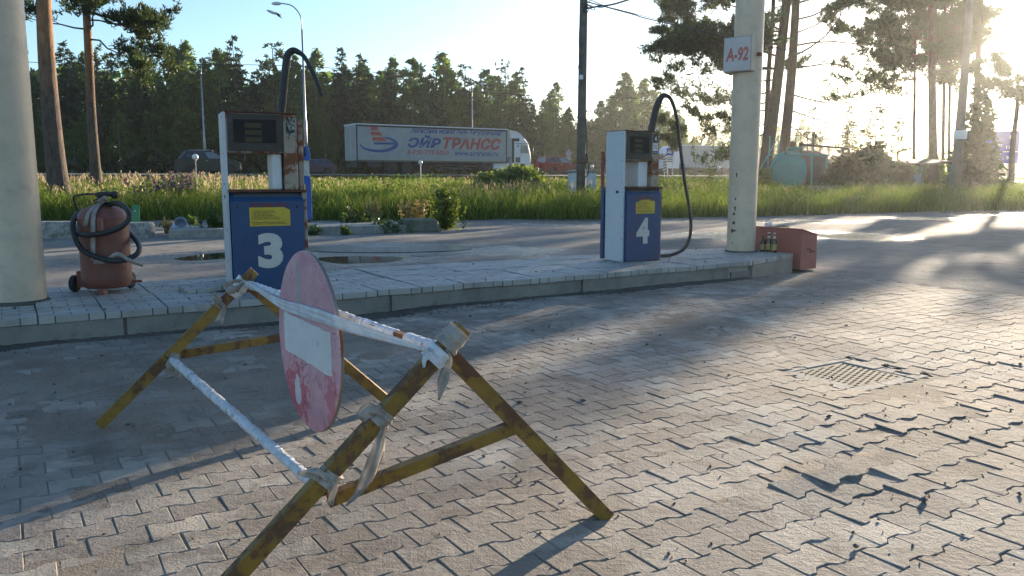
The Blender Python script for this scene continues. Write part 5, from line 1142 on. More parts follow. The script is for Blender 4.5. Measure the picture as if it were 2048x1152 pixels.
weedv('purple flowering fireweed clump on the verge above the extinguisher', 345, 25, 1.05, .8, 60, M['weed'], 12, M['purple']); weedv('smaller purple fireweed clump right of the larger one', 372, 27, 1.1, .5, 36, M['weed'], 13, M['purple']); weedv('short purple fireweed in the grass left of the larger clump', 300, 26, .8, .4, 24, M['weed'], 14, M['purple'])
SKY_STRENGTH, SUN_STRENGTH, EXPOSURE, GLARE_HAZE = .054, 2.4, 2.55, .00042
# ------------------------------------------------------------------ vehicles (local x = heading, -y = the side seen from here)
def on_road(px, d):
    k = ray(px, 350)[0]/ray(px, 350)[1]; q = RP0+V*d; s = (k*q[1]-q[0])/(U[0]-k*U[1]); p = q+U*s; return np.array([p[0], p[1], ROAD_Z+.012])
def wheel(par, x, y, r, w=.2, rim='steel', name='wheel', sp=5):
    m = MB(); m.lathe([(r*.62, -w/2), (r*.93, -w/2), (r, -w*.3), (r, w*.3), (r*.93, w/2), (r*.62, w/2)], 28, (0, 0, 0), 'y'); wo = m.build(name, M['tyre'], par, True, 40); wo.location = (x, y, r)
    s = -1 if y < 0 else 1; m = MB(); m.lathe([(r*.62, s*w*.42), (r*.58, s*w*.48), (r*.54, s*w*.30), (r*.16, s*w*.36), (r*.14, s*w*.45)], 24, (0, 0, 0), 'y')
    for k in range(sp):
        a = 2*math.pi*k/sp; m.bar((r*.12*math.cos(a), s*w*.40, r*.12*math.sin(a)), (r*.58*math.cos(a), s*w*.42, r*.58*math.sin(a)), r*.16, .02, (0, 1, 0))
    m.build('rim', M[rim], wo, True, 30); return wo
def car(name, label, loc, rz, L_, W, prof, arches, gh, paintm, wr, spare=False, rails=False, cat='car', lower='trailer_dark', group=None):
    """prof: upper body outline (x,z) front to back along the top; arches: wheel centres; gh: (xb0,xb1,zb,xt0,xt1,zt) greenhouse rear..front"""
    t = thing(name, label, cat, loc, rz, group); h = W/2; zb = .28
    low = [(-L_/2+.06, zb)]
    for ax in sorted(arches):
        r = wr*1.22
        for k in range(9):
            a = math.pi*(1-k/8); low.append((ax+r*math.cos(a), wr+r*math.sin(a)*1.0 if r*math.sin(a)+wr > zb else zb))
    low.append((L_/2-.08, zb)); poly = low+prof
    cx = sum(p[0] for p in poly)/len(poly); cz = .7
    rings = []
    for y, s in ((-h, .055), (-h+.05, .0), (h-.05, .0), (h, .055)):
        rings.append([(x-(s if x > cx else -s)*.9, y, z-(s if z > cz else -s*.2)) for x, z in poly])
    n = len(poly); m = MB(); v = [p for r in rings for p in r]; f = [list(range(n)), list(range(4*n-1, 3*n-1, -1))]
    for k in range(3):
        for i in range(n): j = (i+1) % n; f.append([k*n+j, k*n+i, (k+1)*n+i, (k+1)*n+j])
    m.add(v, f); body = m.build('body', paintm, t, True, 35)
    xb0, xb1, z0, xt0, xt1, z1 = gh; hb, ht = h-.05, h-.21
    Q = {(a, b, c): ((xb0, xb1)[a] if not c else (xt0, xt1)[a], (-1, 1)[b]*(ht if c else hb), z1 if c else z0) for a in (0, 1) for b in (0, 1) for c in (0, 1)}
    m = MB(); B = lambda a, b, c: np.array(Q[(a, b, c)])
    roof = [B(0, 0, 1), B(1, 0, 1), B(1, 1, 1), B(0, 1, 1)]; rm = [p*np.array([.93, .88, 1])+np.array([0, 0, .045]) for p in roof]
    m.add([B(0, 0, 0), B(1, 0, 0), B(1, 1, 0), B(0, 1, 0)]+roof+rm, [[0, 1, 5, 4], [1, 2, 6, 5], [2, 3, 7, 6], [3, 0, 4, 7], [4, 5, 9, 8], [5, 6, 10, 9], [6, 7, 11, 10], [7, 4, 8, 11], [8, 9, 10, 11]]); m.build('cabin', paintm, t)
    def pane(p00, p10, p11, p01, s0, s1, t0, t1, nm, mat='glass', off=.008):
        def bl(s, q): return (p00*(1-s)+p10*s)*(1-q)+(p01*(1-s)+p11*s)*q
        nn = np.cross(p10-p00, p01-p00); nn /= np.linalg.norm(nn); a = [bl(s0, t0), bl(s1, t0), bl(s1-.02, t1), bl(s0+.02, t1)]; m = MB(); m.add([p+nn*off for p in a]+[p-nn*.01 for p in a], [[0, 1, 2, 3], [7, 6, 5, 4], [0, 4, 5, 1], [1, 5, 6, 2], [2, 6, 7, 3], [3, 7, 4, 0]]); m.build(nm, M[mat], t)
    for b in (0, 1):
        q = (B(0, 0, 0), B(1, 0, 0), B(1, 0, 1), B(0, 0, 1)) if b == 0 else (B(1, 1, 0), B(0, 1, 0), B(0, 1, 1), B(1, 1, 1))
        spans = ((.06, .26), (.29, .58), (.61, .94)) if b == 0 else ((.06, .39), (.42, .71), (.74, .94))
        for k, (a0, a1) in enumerate(spans): pane(*q, a0, a1, .10, .90, 'side_window', 'glass_sky' if (b == 0 and k == 2) else 'glass')
    pane(B(1, 0, 0), B(1, 1, 0), B(1, 1, 1), B(1, 0, 1), .06, .94, .06, .93, 'windscreen'); pane(B(0, 1, 0), B(0, 0, 0), B(0, 0, 1), B(0, 1, 1), .06, .94, .12, .9, 'rear_window', 'glass_sky')
    for ax in arches:
        wheel(t, ax, -h+.10, wr); wheel(t, ax, h-.10, wr)
    m = MB(); m.box((-L_/2+.12, -h+.12, .2), (L_/2-.12, h-.12, .5)); m.build('underbody', M['ink'], t)
    m = MB(); m.box((-L_/2+.9, -h-.006, .26), (L_/2-.95, -h+.03, .36)); m.box((-L_/2-.02, -h+.06, .30), (-L_/2+.2, h-.06, .58), bev=.03); m.box((L_/2-.2, -h+.06, .28), (L_/2+.02, h-.06, .52), bev=.03); m.build('bumpers', M[lower], t)
    for y in (-h+.12, h-.12):
        m = MB(); m.ball((0, 0, 0), .10, 10, 6, (.7, 1, .8)); o = m.build('headlight', M['white_far'], t, True); o.location = (L_/2-.10, y, .74)
        m = MB(); m.box((-.03, -.07, -.13), (.10, .07, .13), bev=.02); o = m.build('tail_light', M['taillight'], t); o.location = (-L_/2+.04, y*.98+(-.05 if y < 0 else .05), .92)
    m = MB(); m.ball((xb1-.35, -h-.06, z0+.06), .075, 8, 6, (.7, 1, .8)); m.ball((xb1-.35, h+.06, z0+.06), .075, 8, 6, (.7, 1, .8)); m.build('mirrors', paintm, t, True)
    m = MB()
    for x in (-.35, .62): m.box((x, -h-.014, z0-.12), (x+.2, -h+.01, z0-.08))
    m.build('door_handles', M['steel'], t)
    if rails:
        m = MB(); [m.tube([(xt0+.2, s*ht*.93, z1+.04), (xt0+.35, s*ht*.93, z1+.10), (xt1-.25, s*ht*.93, z1+.10), (xt1-.1, s*ht*.93, z1+.03)], .022, 6) for s in (-1, 1)]; m.build('roof_rails', M['steel'], t, True)
    if spare:
        m = MB(); m.lathe([(.2, 0), (.34, 0.0), (.36, -.05), (.36, -.17), (.33, -.2), (.02, -.2)], 24, (-L_/2-.02, 0, .92), 'x'); m.build('spare_wheel', paintm, t, True, 40)
    return t
M['taillight'] = paint('red lens', (.32, .015, .015), (.26, .01, .01), 5, .25)
M['carred'] = paint('dark red car paint', (.20, .010, .016), (.17, .009, .014), 1, .4, coat=.15, spec=.3); M['cargreen'] = paint('dark green car paint', (.025, .038, .032), (.02, .03, .026), 1, .4, coat=.15, spec=.3); M['carblue'] = paint('dark blue car paint', (.022, .03, .055), (.02, .026, .05), 1, .3, coat=.4)
pr = [(2.12, .50), (2.14, .74), (2.02, .92), (1.30, 1.04), (1.02, 1.07), (-1.75, 1.10), (-2.10, 1.06), (-2.15, .62)]
car('suv', 'dark green SUV with silver roof rails on the highway at the left', on_road(417, 5.6), IROT, 4.3, 1.82, pr, (1.33, -1.34), (-2.0, 1.15, 1.04, -1.55, .35, 1.60), M['cargreen'], .34, rails=True, group=None)
pr = [(2.10, .52), (2.12, .78), (2.02, .96), (1.25, 1.08), (1.0, 1.10), (-1.85, 1.12), (-2.08, 1.08), (-2.12, .60)]
car('suv', 'dark red SUV with a spare wheel on its tail, ahead of the truck', on_road(1116, 5.8), IROT, 4.25, 1.82, pr, (1.32, -1.30), (-1.98, 1.10, 1.08, -1.70, .30, 1.63), M['carred'], .35, spare=True)
pr = [(2.15, .46), (2.18, .68), (2.02, .82), (1.2, .94), (1.0, .96), (-1.7, .98), (-2.15, .96), (-2.2, .55)]
car('estate_car', 'dark blue estate car partly hidden behind the small blue pump', on_road(622, 18.0), IROT+math.pi, 4.4, 1.76, pr, (1.35, -1.35), (-2.0, 1.05, .94, -1.5, .25, 1.44), M['carblue'], .31)

def semi(name, label, corner, rz, mats, text=None, H=3.87, cab='near'):
    t = thing(name, label, 'truck', corner, rz); c = M[mats]
    m = MB(); m.box((.10, -1.25, 1.06), (13.6, 1.25, H-.07)); tr = m.build('trailer', c, t)
    for yy in (-1.262, 1.262): pass
    m = MB()
    for z0, z1 in ((H-.09, H), ): m.box((.0, -1.275, z0), (13.64, 1.275, z1), bev=.015)
    m.build('roof', M['white_far'], tr)
    m = MB(); m.box((.10, -1.272, H-.22), (13.62, -1.252, H-.092)); m.box((13.52, -1.27, 1.06), (13.63, -1.20, H-.09)); m.box((.02, -1.27, 1.0), (.12, -1.2, H-.09)); m.build('rail', M['trailer_dark'], tr)
    m = MB(); m.box((.0, -1.262, .98), (13.62, -1.20, 1.10)); m.box((.0, 1.20, .98), (13.62, 1.262, 1.10)); m.build('side_beam', M['greyblue'], tr)
    m = MB(); m.box((.2, -1.268, 1.105), (13.5, -1.2515, 1.14)); m.build('reflector_strip', paint('yellow strip', (.48, .38, .10), None, 3, .5), tr)
    for y0 in (-1.22, .01):
        m = MB(); m.box((.02, y0, 1.1), (.098, y0+1.21, H-.1), bev=.01)
        for k in range(4): m.tube([(.0, y0+.3+.2*k, 1.2), (.0, y0+.3+.2*k, H-.2)], .018, 5)
        m.build('rear_door', paint('pale rear door', (.42, .42, .41), None, 1.5, .5, dirt=.4) if y0 < 0 else M['curtain'], tr)
    m = MB(); m.box((.15, -.55, .72), (13.2, .55, 1.05)); m.box((.05, -1.2, .55), (.15, 1.2, .70)); m.box((.05, -1.2, .7), (.1, -.7, 1.0)); m.box((6.6, -1.2, .45), (10.2, -1.12, .55)); m.box((6.6, -1.2, .72), (10.2, -1.12, .82)); m.box((8.9, -1.1, .5), (9.2, 1.1, 1.05)); m.box((1.0, -1.15, .55), (2.0, -.6, 1.0)); m.build('chassis', M['trailer_dark'], t)
    for x in (2.93, 4.27, 5.6):
        for y in (-1.02, 1.02): wheel(t, x, y, .50, .36, 'steel', sp=8)
    m = MB()
    for x in (2.93, 4.27, 5.6, 11.35):
        q = [(x+.60*math.cos(a), .50+.60*math.sin(a)) for a in np.linspace(.25, math.pi-.25, 9)]; q2 = [(x+.57*math.cos(a), .50+.57*math.sin(a)) for a in np.linspace(math.pi-.25, .25, 9)]; m.prism_y(q+q2, -1.22, -.8)
    m.build('mudguards', M['trailer_dark'], t)
    wheel(t, 11.35, -.98, .50, .5, 'greyblue', sp=8); wheel(t, 11.35, .98, .50, .5, 'greyblue', sp=8); wheel(t, 14.95, -1.05, .50, .32, 'greyblue', sp=8); wheel(t, 14.95, 1.05, .50, .32, 'greyblue', sp=8)
    # tractor
    m = MB(); pr = [(14.1, .95), (16.15, .95), (16.22, 1.5), (16.12, 2.0), (15.90, 2.75), (15.55, 3.12), (14.1, 3.20)]; n = len(pr)
    rings = [[(x if x < 14.5 else x-.16*(abs(y) > 1.1), y, z-(.06 if abs(y) > 1.1 and z > 3 else 0)) for x, z in pr] for y in (-1.22, -1.02, 1.02, 1.22)]
    m.add([p for r in rings for p in r], [list(range(n)), list(range(4*n-1, 3*n-1, -1))]+[[k*n+(i+1) % n, k*n+i, (k+1)*n+i, (k+1)*n+(i+1) % n] for k in range(3) for i in range(n)]); cb_ = m.build('cab', M['cabwhite'], t, True, 30)
    m = MB(); pr = [(14.0, 3.15), (15.5, 3.13), (15.2, 3.45), (14.7, 3.72), (14.1, 3.78)]
    m.prism_y(pr, -1.05, 1.05); m.build('roof_fairing', M['cabwhite'], cb_)
    fm_ = paint('pale fairing', (.52, .52, .50), None, 2, .5)
    for y0 in (-1.05, .98): m = MB(); m.prism_y([(13.72, 1.5), (14.1, 1.5), (14.1, 3.7), (13.72, 3.75)], y0, y0+.07); m.build('side_fairing', fm_, cb_)
    m = MB(); m.box((14.12, -1.27, 1.0), (14.36, -1.1, 3.10), bev=.04); m.box((14.12, -1.27, 2.86), (14.9, -1.1, 3.12), bev=.05); m.build('air_intake', M['ink'], cb_)
    for y in (-1.232, 1.218):
        m = MB(); m.prism_y([(15.02, 1.86), (15.82, 1.86), (15.70, 2.52), (15.05, 2.56)], y, y+.014); m.build('side_window', M['glass_sky'], cb_)
    m = MB(); m.add([(16.135, -1.0, 2.0), (16.135, 1.0, 2.0), (15.92, .96, 2.72), (15.92, -.96, 2.72)], [[0, 1, 2, 3]]); m.vs[0] += np.array([.02, 0, 0]); m.build('windscreen', M['glass'], cb_)
    m = MB(); m.box((14.5, -1.228, 1.05), (14.96, -1.222, 1.5)); m.box((14.96, -1.227, 1.0), (14.98, -1.222, 2.7)); m.box((14.5, -1.24, 2.64), (15.9, -1.222, 2.69)); m.box((14.62, -1.235, 2.40), (14.82, -1.222, 2.52)); m.box((15.05, -1.25, 1.70), (15.2, -1.222, 1.73)); m.build('door_trim', M['greyblue'], cb_)
    m = MB(); m.tube(spline([(15.8, -1.2, 2.72), (16.05, -1.4, 2.76), (16.2, -1.5, 2.70), (16.22, -1.5, 2.5)], 4), .04, 6); m.box((16.05, -1.6, 1.9), (16.13, -1.4, 2.4), bev=.03); m.build('mirror', M['ink'], cb_)
    m = MB(); m.box((14.15, -1.2, .35), (14.4, 1.2, .95)); m.box((15.5, -1.2, .35), (16.2, 1.2, .94), bev=.05); m.box((12.4, -1.1, .45), (14.0, -.6, 1.0), bev=.05); m.box((10.4, -.5, .7), (14.2, .5, .95)); m.build('skirt', M['cabwhite'] if cab == 'near' else M['trailer_dark'], t)
    m = MB(); m.box((14.42, -1.18, .30), (15.48, 1.18, 1.0)); m.build('wheel_house', M['ink'], t)
    return t, tr
cn = np.array([X(715, 62.3), 62.3, ROAD_Z+.012]); c0_ = cn[:2]+V*1.25
tk, trl = semi('truck', 'white cab truck pulling a grey curtain-sided trailer lettered in red and blue', (c0_[0], c0_[1], cn[2]), IROT, 'curtain')
def TX(xc):
    f = (xc-270)/1445; return f*62.3/(69.6-f*7.3)*13.6
def TZ(xc, yc):
    f = (xc-270)/1445; return 3.87-(yc-(95+55*f))/((462+5*f)-(95+55*f))*2.80
def tlet(body, x0, x1, y0, y1, mat, **kw):
    zb = TZ((x0+x1)/2, y1); zt = TZ((x0+x1)/2, y0); lettering('lettering', body, M[mat], trl, (TX(x0), -1.254, zb), TX(x1)-TX(x0), zt-zb, depth=.003, **kw)
tlet('Логистика может быть безупречной!', 793, 1664, 148, 213, 'navy', shear=.25, bold=.03); tlet('ЭЙР', 765, 1085, 212, 336, 'navy', shear=.28, bold=.045, space=1.05); tlet('ТРАНСС', 1105, 1655, 236, 348, 'redlet', shear=.28, bold=.045, space=1.05)
tlet('8-800-777-5050', 760, 1158, 356, 402, 'redlet', bold=.012, shear=.1); tlet('www.airtranss.ru', 1212, 1636, 362, 410, 'navy', bold=.012, shear=.1)
def tpoly(pts, mat, nm): m = MB(); m.add([(TX(x), -1.257, TZ(x, y)) for x, y in pts], [list(range(len(pts)))]); m.build(nm, M[mat], trl)
for q in ([(400, 122), (470, 126), (492, 166), (412, 164)], [(410, 178), (502, 180), (526, 218), (420, 215)], [(424, 230), (536, 233), (560, 272), (434, 271)]): tpoly(q, 'redlet', 'fin_stripe')
tpoly([(440, 283), (640, 285), (640, 304), (444, 305)], 'navy', 'fin_bar')
oc = [(490+185*math.cos(a), 302+80*math.sin(a)) for a in np.linspace(math.pi*.98, -math.pi*.37, 40)]; ic = [(474+158*math.cos(a), 296+60*math.sin(a)) for a in np.linspace(-math.pi*.37, math.pi*.98, 40)]
ic = [(x+(14 if x > 550 else 0)*0, y) for x, y in ic]; pts_o, pts_i = oc, ic[::-1]; m = MB(); m.add([(TX(x), -1.257, TZ(x, y)) for x, y in pts_o+pts_i], [[i, i+1, 40+i+1, 40+i] for i in range(39)]); m.build('swoosh', M['navy'], trl)
p2 = on_road(1350, 19.5); c2_ = p2[:2]+U*13.6-V*1.25*0
tk2, trl2 = semi('truck', 'truck with a plain grey curtain trailer carrying faint dark text, half hidden by the pine', (c2_[0], c2_[1], p2[2]), IROT+math.pi, 'curtain', cab='far')
FT = paint('faint grey lettering', (.20, .21, .23), (.23, .24, .25), 4, .6)
for bd, a, b_, z, h in (('СТАЛЬНЫЕ ДВЕРИ', 3.0, 8.2, 2.95, .36), ('ПРОИЗВОДСТВО  МОНТАЖ', 3.4, 7.6, 2.50, .20), ('ДОСТАВКА ПО РОССИИ', 3.6, 7.4, 2.20, .18), ('МЕЖКОМНАТНЫЕ И ВХОДНЫЕ ДВЕРИ', 3.0, 8.4, 1.88, .18), ('КАЧЕСТВО', 5.0, 6.4, 1.62, .14)):
    lettering('lettering', bd, FT, trl2, (13.6-a, 1.254, z), b_-a, h, rz=math.pi, depth=.003)
m = MB()
for x in np.arange(.8, 13.4, .62): m.box((x, 1.252, 1.1), (x+.05, 1.266, 1.38))
m.build('curtain_buckles', M['trailer_dark'], trl2)

# ------------------------------------------------------------------ lamps, poles, signs, wires
def street_lamp(label, p, H, arm, side=-1):
    t = thing('street_lamp', label, 'street lamp', p, 0, 'street lamps along the highway'); m = MB(); m.tube([(0, 0, -.2), (0, 0, H*.33), (0, 0, H*.34), (0, 0, H*.85)], [.13, .11, .085, .06], 10)
    q = spline([(0, 0, H*.85), (side*.08, 0, H*.93), (side*arm*.45, 0, H*.985), (side*arm, 0, H)], 5); m.tube(q, .04, 8); m.build('pole', M['steel'], t, True)
    m = MB(); m.ball((side*(arm+.28), 0, H-.02), .36, 12, 6, (1, .42, .33)); m.build('lamp_head', M['white_far'], t, True); return t
q = on_road(614, -1.6); street_lamp('tall street lamp rising behind the small blue pump', (q[0], q[1], 1.2), 11.5, 1.35)
q = on_road(412, 26); street_lamp('street lamp in front of the forest above the dark green car', (q[0], q[1], 1.3), 11.2, .5, 1)
q = on_road(945, 26); street_lamp('street lamp against the trees above the truck trailer', (q[0], q[1], 1.3), 10.6, 1.0, 1)
q = on_road(1443, 26); street_lamp('street lamp rising behind the grey trailer of the second truck', (q[0], q[1], 1.3), 10.5, 1.0, 1)
q = on_road(1338, 26); street_lamp('street lamp behind the diamond sign near pump 4', (q[0], q[1], 1.3), 12.0, 1.0, 1)
q = on_road(1622, -1.5); street_lamp('street lamp standing behind the turquoise tank', (q[0], q[1], 1.2), 11.8, .5, 1)
def globe(label, px, py, D, d):
    x = X(px, D); z = P(px, py, D)[2]; z0 = gz(x, D); t = thing('globe_lamp', label, 'garden lamp', (x, D, z0), 0, 'globe lamps on the verge'); r = d/3200*D
    m = MB(); m.tube([(0, 0, -.1), (0, 0, z-z0-r*.8)], .022, 8); m.lathe([(.05, z-z0-r*1.1), (.05, z-z0-r*.8)], 10); m.build('post', M['steel'], t, True, 40); m = MB(); m.ball((0, 0, z-z0), r, 16, 10); m.build('globe', M['globe'], t, True)
globe('white globe lamp on a thin post in front of the dark green car', 395, 314, 33, 12); globe('white globe lamp on a thin post in front of the truck wheels', 842, 325, 42, 8.5); globe('white globe lamp on a thin post right of the wooden pole', 1183, 333, 46, 7); globe('white globe lamp on a thin post beside the cream column', 1435, 335, 46, 7)
# wooden pole
Y = 27.0; x = X(1161, Y); z0 = gz(x, Y); wp = thing('utility_pole', 'weathered wooden utility pole with loose wires between the truck and pump 4', 'utility pole', (x, Y, z0), 0)
m = MB(); m.tube([(0, 0, -.3), (.01, 0, 2), (.02, 0, 5), (.045, 0, 9)], [.155, .150, .135, .118], 16); m.build('pole', M['wood'], wp, True)
def pl(px, py, dy=-.16): return P(px, py, Y+dy)-np.array([x, Y, z0])
m = MB()
for py in (326, 8, 14): z = pl(1161, py)[2]; m.lathe([(.153 if py > 300 else .13, z-.03), (.157 if py > 300 else .133, z), (.153 if py > 300 else .13, z+.03)], 14, (.01 if py > 300 else .035, 0, 0))
m.build('band', M['rust'], wp)
m = MB(); m.box(pl(1159, 159)+np.array([0, -.05, 0]), pl(1166, 150)+np.array([0, .08, 0]), bev=.01); m.build('junction_box', M['signwht'], wp)
m = MB()
m.tube(spline([pl(1170, 190, -.05), pl(1172, 260, -.05), pl(1174, 310, -.05), pl(1177, 330, -.1), pl(1176, 348, -.1), pl(1170, 355, -.1)], 5), .02, 6); m.tube(spline([pl(1160, 30), pl(1158, 90), pl(1163, 130), pl(1163, 150)], 5), .012, 5)
m.tube(spline([pl(1159, 125), pl(1152, 150), pl(1150, 170), pl(1156, 175), pl(1163, 162)], 5), .010, 5); m.tube([pl(1171.5, 307, -.04), pl(1171, 337, -.04)], .03, 6)
for q in ([(1166, 8), (1176, 14), (1186, 20), (1189, 18), (1183, 12), (1172, 8)], [(1167, 20), (1172, 27), (1176, 22), (1180, 16)], [(1168, 4), (1178, 12), (1192, 14), (1204, 15), (1214, 12)], [(1166, 25), (1169, 12), (1178, 3), (1184, -4)]): m.tube(spline([pl(a, b) for a, b in q], 5), .014, 5)
m.build('cables', M['wire'], wp, True)
for i, (px, w) in enumerate(((1147, .42), (1180, .40))):
    t = thing('concrete_stump', ['white painted concrete stump with a crumbling top left of the wooden pole', 'white painted concrete stump with a crumbling top right of the wooden pole'][i], 'concrete post', (X(px, 34), 34, gz(X(px, 34), 34)-.1), .2)
    zt = P(px, 346, 34)[2]-t.location[2]; m = MB(); m.box((-w/2, -.2, 0), (w/2, .2, zt), bev=.02); m.build('shaft', paint('flaking white limewash', (.62, .63, .63), (.50, .50, .49), 4, .8, wear=.60, wscale=5, wcol=(.15, .12, .10), bump=.3), t)
    m = MB(); m.box((-w/2-.05, -.25, zt), (w/2+.05, .25, zt+.12), bev=.03); m.vs[0] += RNG.normal(0, .015, m.vs[0].shape); m.build('cap', M['concrete'], t)
def wire(label, pts, r):
    o = MB(); w = spline(pts, 10); p0 = w[0]; o.tube([q-p0 for q in w], r, 5); ob = o.build('overhead_wire', M['wire'], None, True); ob.location = Vector(p0); tag(ob, label, 'wire')
wire('thin overhead wire running from the wooden pole down to the right', [P(1172, 3, 27), P(1260, 27, 29), P(1345, 49, 31), P(1690, 122, 37), P(1915, 145, 40)], .022); wire('thicker sagging cable leaving the wooden pole to the upper right', [P(1170, 18, 26.9), P(1195, 13, 26), P(1225, 9, 25), P(1270, -4, 24), P(1400, -40, 22)], .028)
wire('second thin wire crossing the thick cable near the pole top', [P(1172, -4, 27), P(1210, 12, 28), P(1240, 20, 29), P(1345, 47, 31.1)], .014)
wire('long thin wire crossing in front of the forest at the left', [P(-60, 122, 60), P(200, 127, 60), P(430, 129, 60), P(620, 133, 60), P(800, 150, 66)], .022); wire('thin far wire crossing the sky gap left of the wooden pole', [P(900, 180, 88), P(1053, 190, 88), P(1160, 194, 88), P(1300, 197, 88)], .028)
# concrete pole on the right
Y2 = 40; x2 = X(1911, Y2); z2 = gz(x2, Y2); cp_ = thing('utility_pole', 'leaning concrete utility pole carrying a white box, at the right of the shelter', 'utility pole', (x2, Y2, z2), 0)
def pr2(px, py, dy=0): return P(px, py, Y2+dy)-np.array([x2, Y2, z2])
m = MB(); m.tube([pr2(1909, 415), pr2(1917, 290), pr2(1930, 140), pr2(1944, -60)], [.26, .225, .19, .15], 12); m.build('pole', paint('brown concrete pole', (.22, .17, .14), (.17, .13, .11), 2, .85), cp_, True)
m = MB(); m.box(pr2(1910, 278, -.3), pr2(1931, 261, -.1), bev=.02); m.build('meter_box', M['signwht'], cp_)
# road signs
q = on_road(1313, -1.3); t = thing('road_sign', 'white and yellow diamond priority road sign standing behind pump 4', 'road sign', (q[0], q[1], 1.2), -.1); zc = P(1313, 266, q[1])[2]-1.2
m = MB(); m.tube([(0, .05, 0), (0, .05, zc+.3)], .04, 8); m.build('post', M['steel'], t)
m = MB(); m.prism_y([(-.53, zc), (0, zc-.53), (.53, zc), (0, zc+.53)], 0, .03); m.build('border', M['signwht'], t); m = MB(); m.prism_y([(-.33, zc), (0, zc-.33), (.33, zc), (0, zc+.33)], -.012, .01); m.build('panel', M['yellow'], t)
q = on_road(1339, -1.6); t = thing('road_sign', 'blue direction sign over a white plate next to the striped board', 'road sign', (q[0], q[1], 1.2), 0); z1 = P(1339, 304, q[1])[2]-1.2
m = MB(); m.tube([(-.2, .05, 0), (-.2, .05, z1+.3)], .04, 8); m.tube([(.25, .05, 0), (.25, .05, z1+.3)], .04, 8); m.build('post', M['steel'], t)
m = MB(); m.box((-.32, 0, z1-.3), (.32, .03, z1+.35), bev=.01); m.build('blue_panel', M['signblue'], t); m = MB(); m.box((-.42, 0, z1-1.0), (.42, .03, z1-.36), bev=.01); wpn = m.build('white_plate', M['signwht'], t)
m = MB(); [m.box((-.25, -.006, z1-a), (.25, 0, z1-a+.08)) for a in (.55, .72, .88)]; m.build('text_bar', M['greyblue'], wpn)
m = MB(); m.prism_y([(-.2, z1-.1), (.0, z1-.1), (0, z1-.2), (.2, z1+.02), (0, z1+.22), (0, z1+.1), (-.2, z1+.1)], -.008, 0); m.build('arrow', M['signwht'], t)
q = on_road(1329, -1.8); t = thing('hazard_board', 'narrow black and white striped hazard board right of pump 4', 'road sign', (q[0], q[1], 1.2), 0); za, zb_ = P(1329, 345, q[1])[2]-1.2, P(1329, 309, q[1])[2]-1.2
m = MB(); m.box((-.14, 0, za), (.14, .03, zb_)); m.tube([(0, .06, -.1), (0, .06, zb_)], .04, 6); m.build('board', M['signwht'], t)
m = MB(); hh = (zb_-za)/6
for i in range(6): z = za+hh*i; m.prism_y([(-.14, z), (.14, z+hh*.5), (.14, z+hh), (-.14, z+hh*.5)], -.006, 0)
m.build('stripes', M['ink'], t)
q = on_road(1137, 9.8); t = thing('road_sign', 'grey backs of diamond and triangle signs on one post beside the red SUV', 'road sign', (q[0], q[1], 1.4), .1); z1 = P(1137, 307, q[1])[2]-1.4; z3 = P(1137, 318, q[1])[2]-1.4
m = MB(); m.tube([(0, .03, 0), (0, .03, z1+.3)], .035, 6); m.build('post', M['steel'], t); m = MB(); m.prism_y([(-.36, z1), (0, z1-.46), (.36, z1), (0, z1+.46)], 0, .02); m.build('diamond_plate', M['steel'], t); m = MB(); m.prism_y([(-.36, z3+.2), (0, z3-.42), (.36, z3+.2)], 0, .02); m.build('triangle_plate', M['steel'], t)
Y = 70; c = P(1989, 327, Y); t = thing('road_sign', 'large blue distance sign with white numbers at the far right', 'road sign', (P(1950, 327, Y)[0], Y, c[2]), -.15); w = P(2029, 327, Y)[0]-P(1950, 327, Y)[0]; h = P(1989, 262, Y)[2]-c[2]
m = MB(); m.box((0, 0, 0), (w, .06, h), bev=.02); m.build('panel', M['signblue'], t); m = MB(); m.box((.05, -.012, h*.35), (w-.05, -.001, h*.365)); m.build('divider', M['signwht'], t); m = MB(); m.tube([(w*.2, .12, -4), (w*.2, .12, h)], .07, 8); m.tube([(w*.8, .12, -4), (w*.8, .12, h)], .07, 8); m.build('post', M['steel'], t)
for bd, a, b_, zz, hh in (('5.4', .76, .92, .76, .09), ('11.7', .70, .90, .45, .09), ('52', .72, .86, .13, .10), ('НО', .46, .60, .52, .07), ('РГ', .50, .60, .21, .08), ('RG', .54, .66, .06, .08)): lettering('lettering', bd, M['signwht'], t, (w*a, -.003, h*zz), w*(b_-a), h*hh, bold=.01, depth=.012)
# ------------------------------------------------------------------ tank with stairs and platform
TY = 44.0; tc = P(1575, 343, TY); th = R(50); ta = np.array([math.sin(th), math.cos(th), 0]); tr_ = 1.16; tr0 = thing('fuel_tank', 'old round fuel tank with a turquoise end, stairs and railing', 'storage tank', (tc[0], tc[1], tc[2]-tr_), math.atan2(ta[1], ta[0]))
def tl(w): a = -tr0.rotation_euler[2]; d = np.array(w)-np.array(tr0.location); return np.array([d[0]*math.cos(a)-d[1]*math.sin(a), d[0]*math.sin(a)+d[1]*math.cos(a), d[2]])
m = MB(); m.lathe([(tr_, 0.03), (tr_, 2.4), (tr_*1.01, 2.42), (tr_*1.01, 2.5), (tr_, 2.52), (tr_, 5.0), (tr_*.8, 5.3), (.1, 5.4)], 40, (0, 0, tr_), 'x'); m.build('shell', M['tankbody'], tr0, True, 40)
m = MB(); m.lathe([(.02, -.14), (tr_*.5, -.11), (tr_*.85, -.03), (tr_*1.005, .05)], 40, (0, 0, tr_), 'x'); m.build('end_cap', M['turq'], tr0, True, 40)
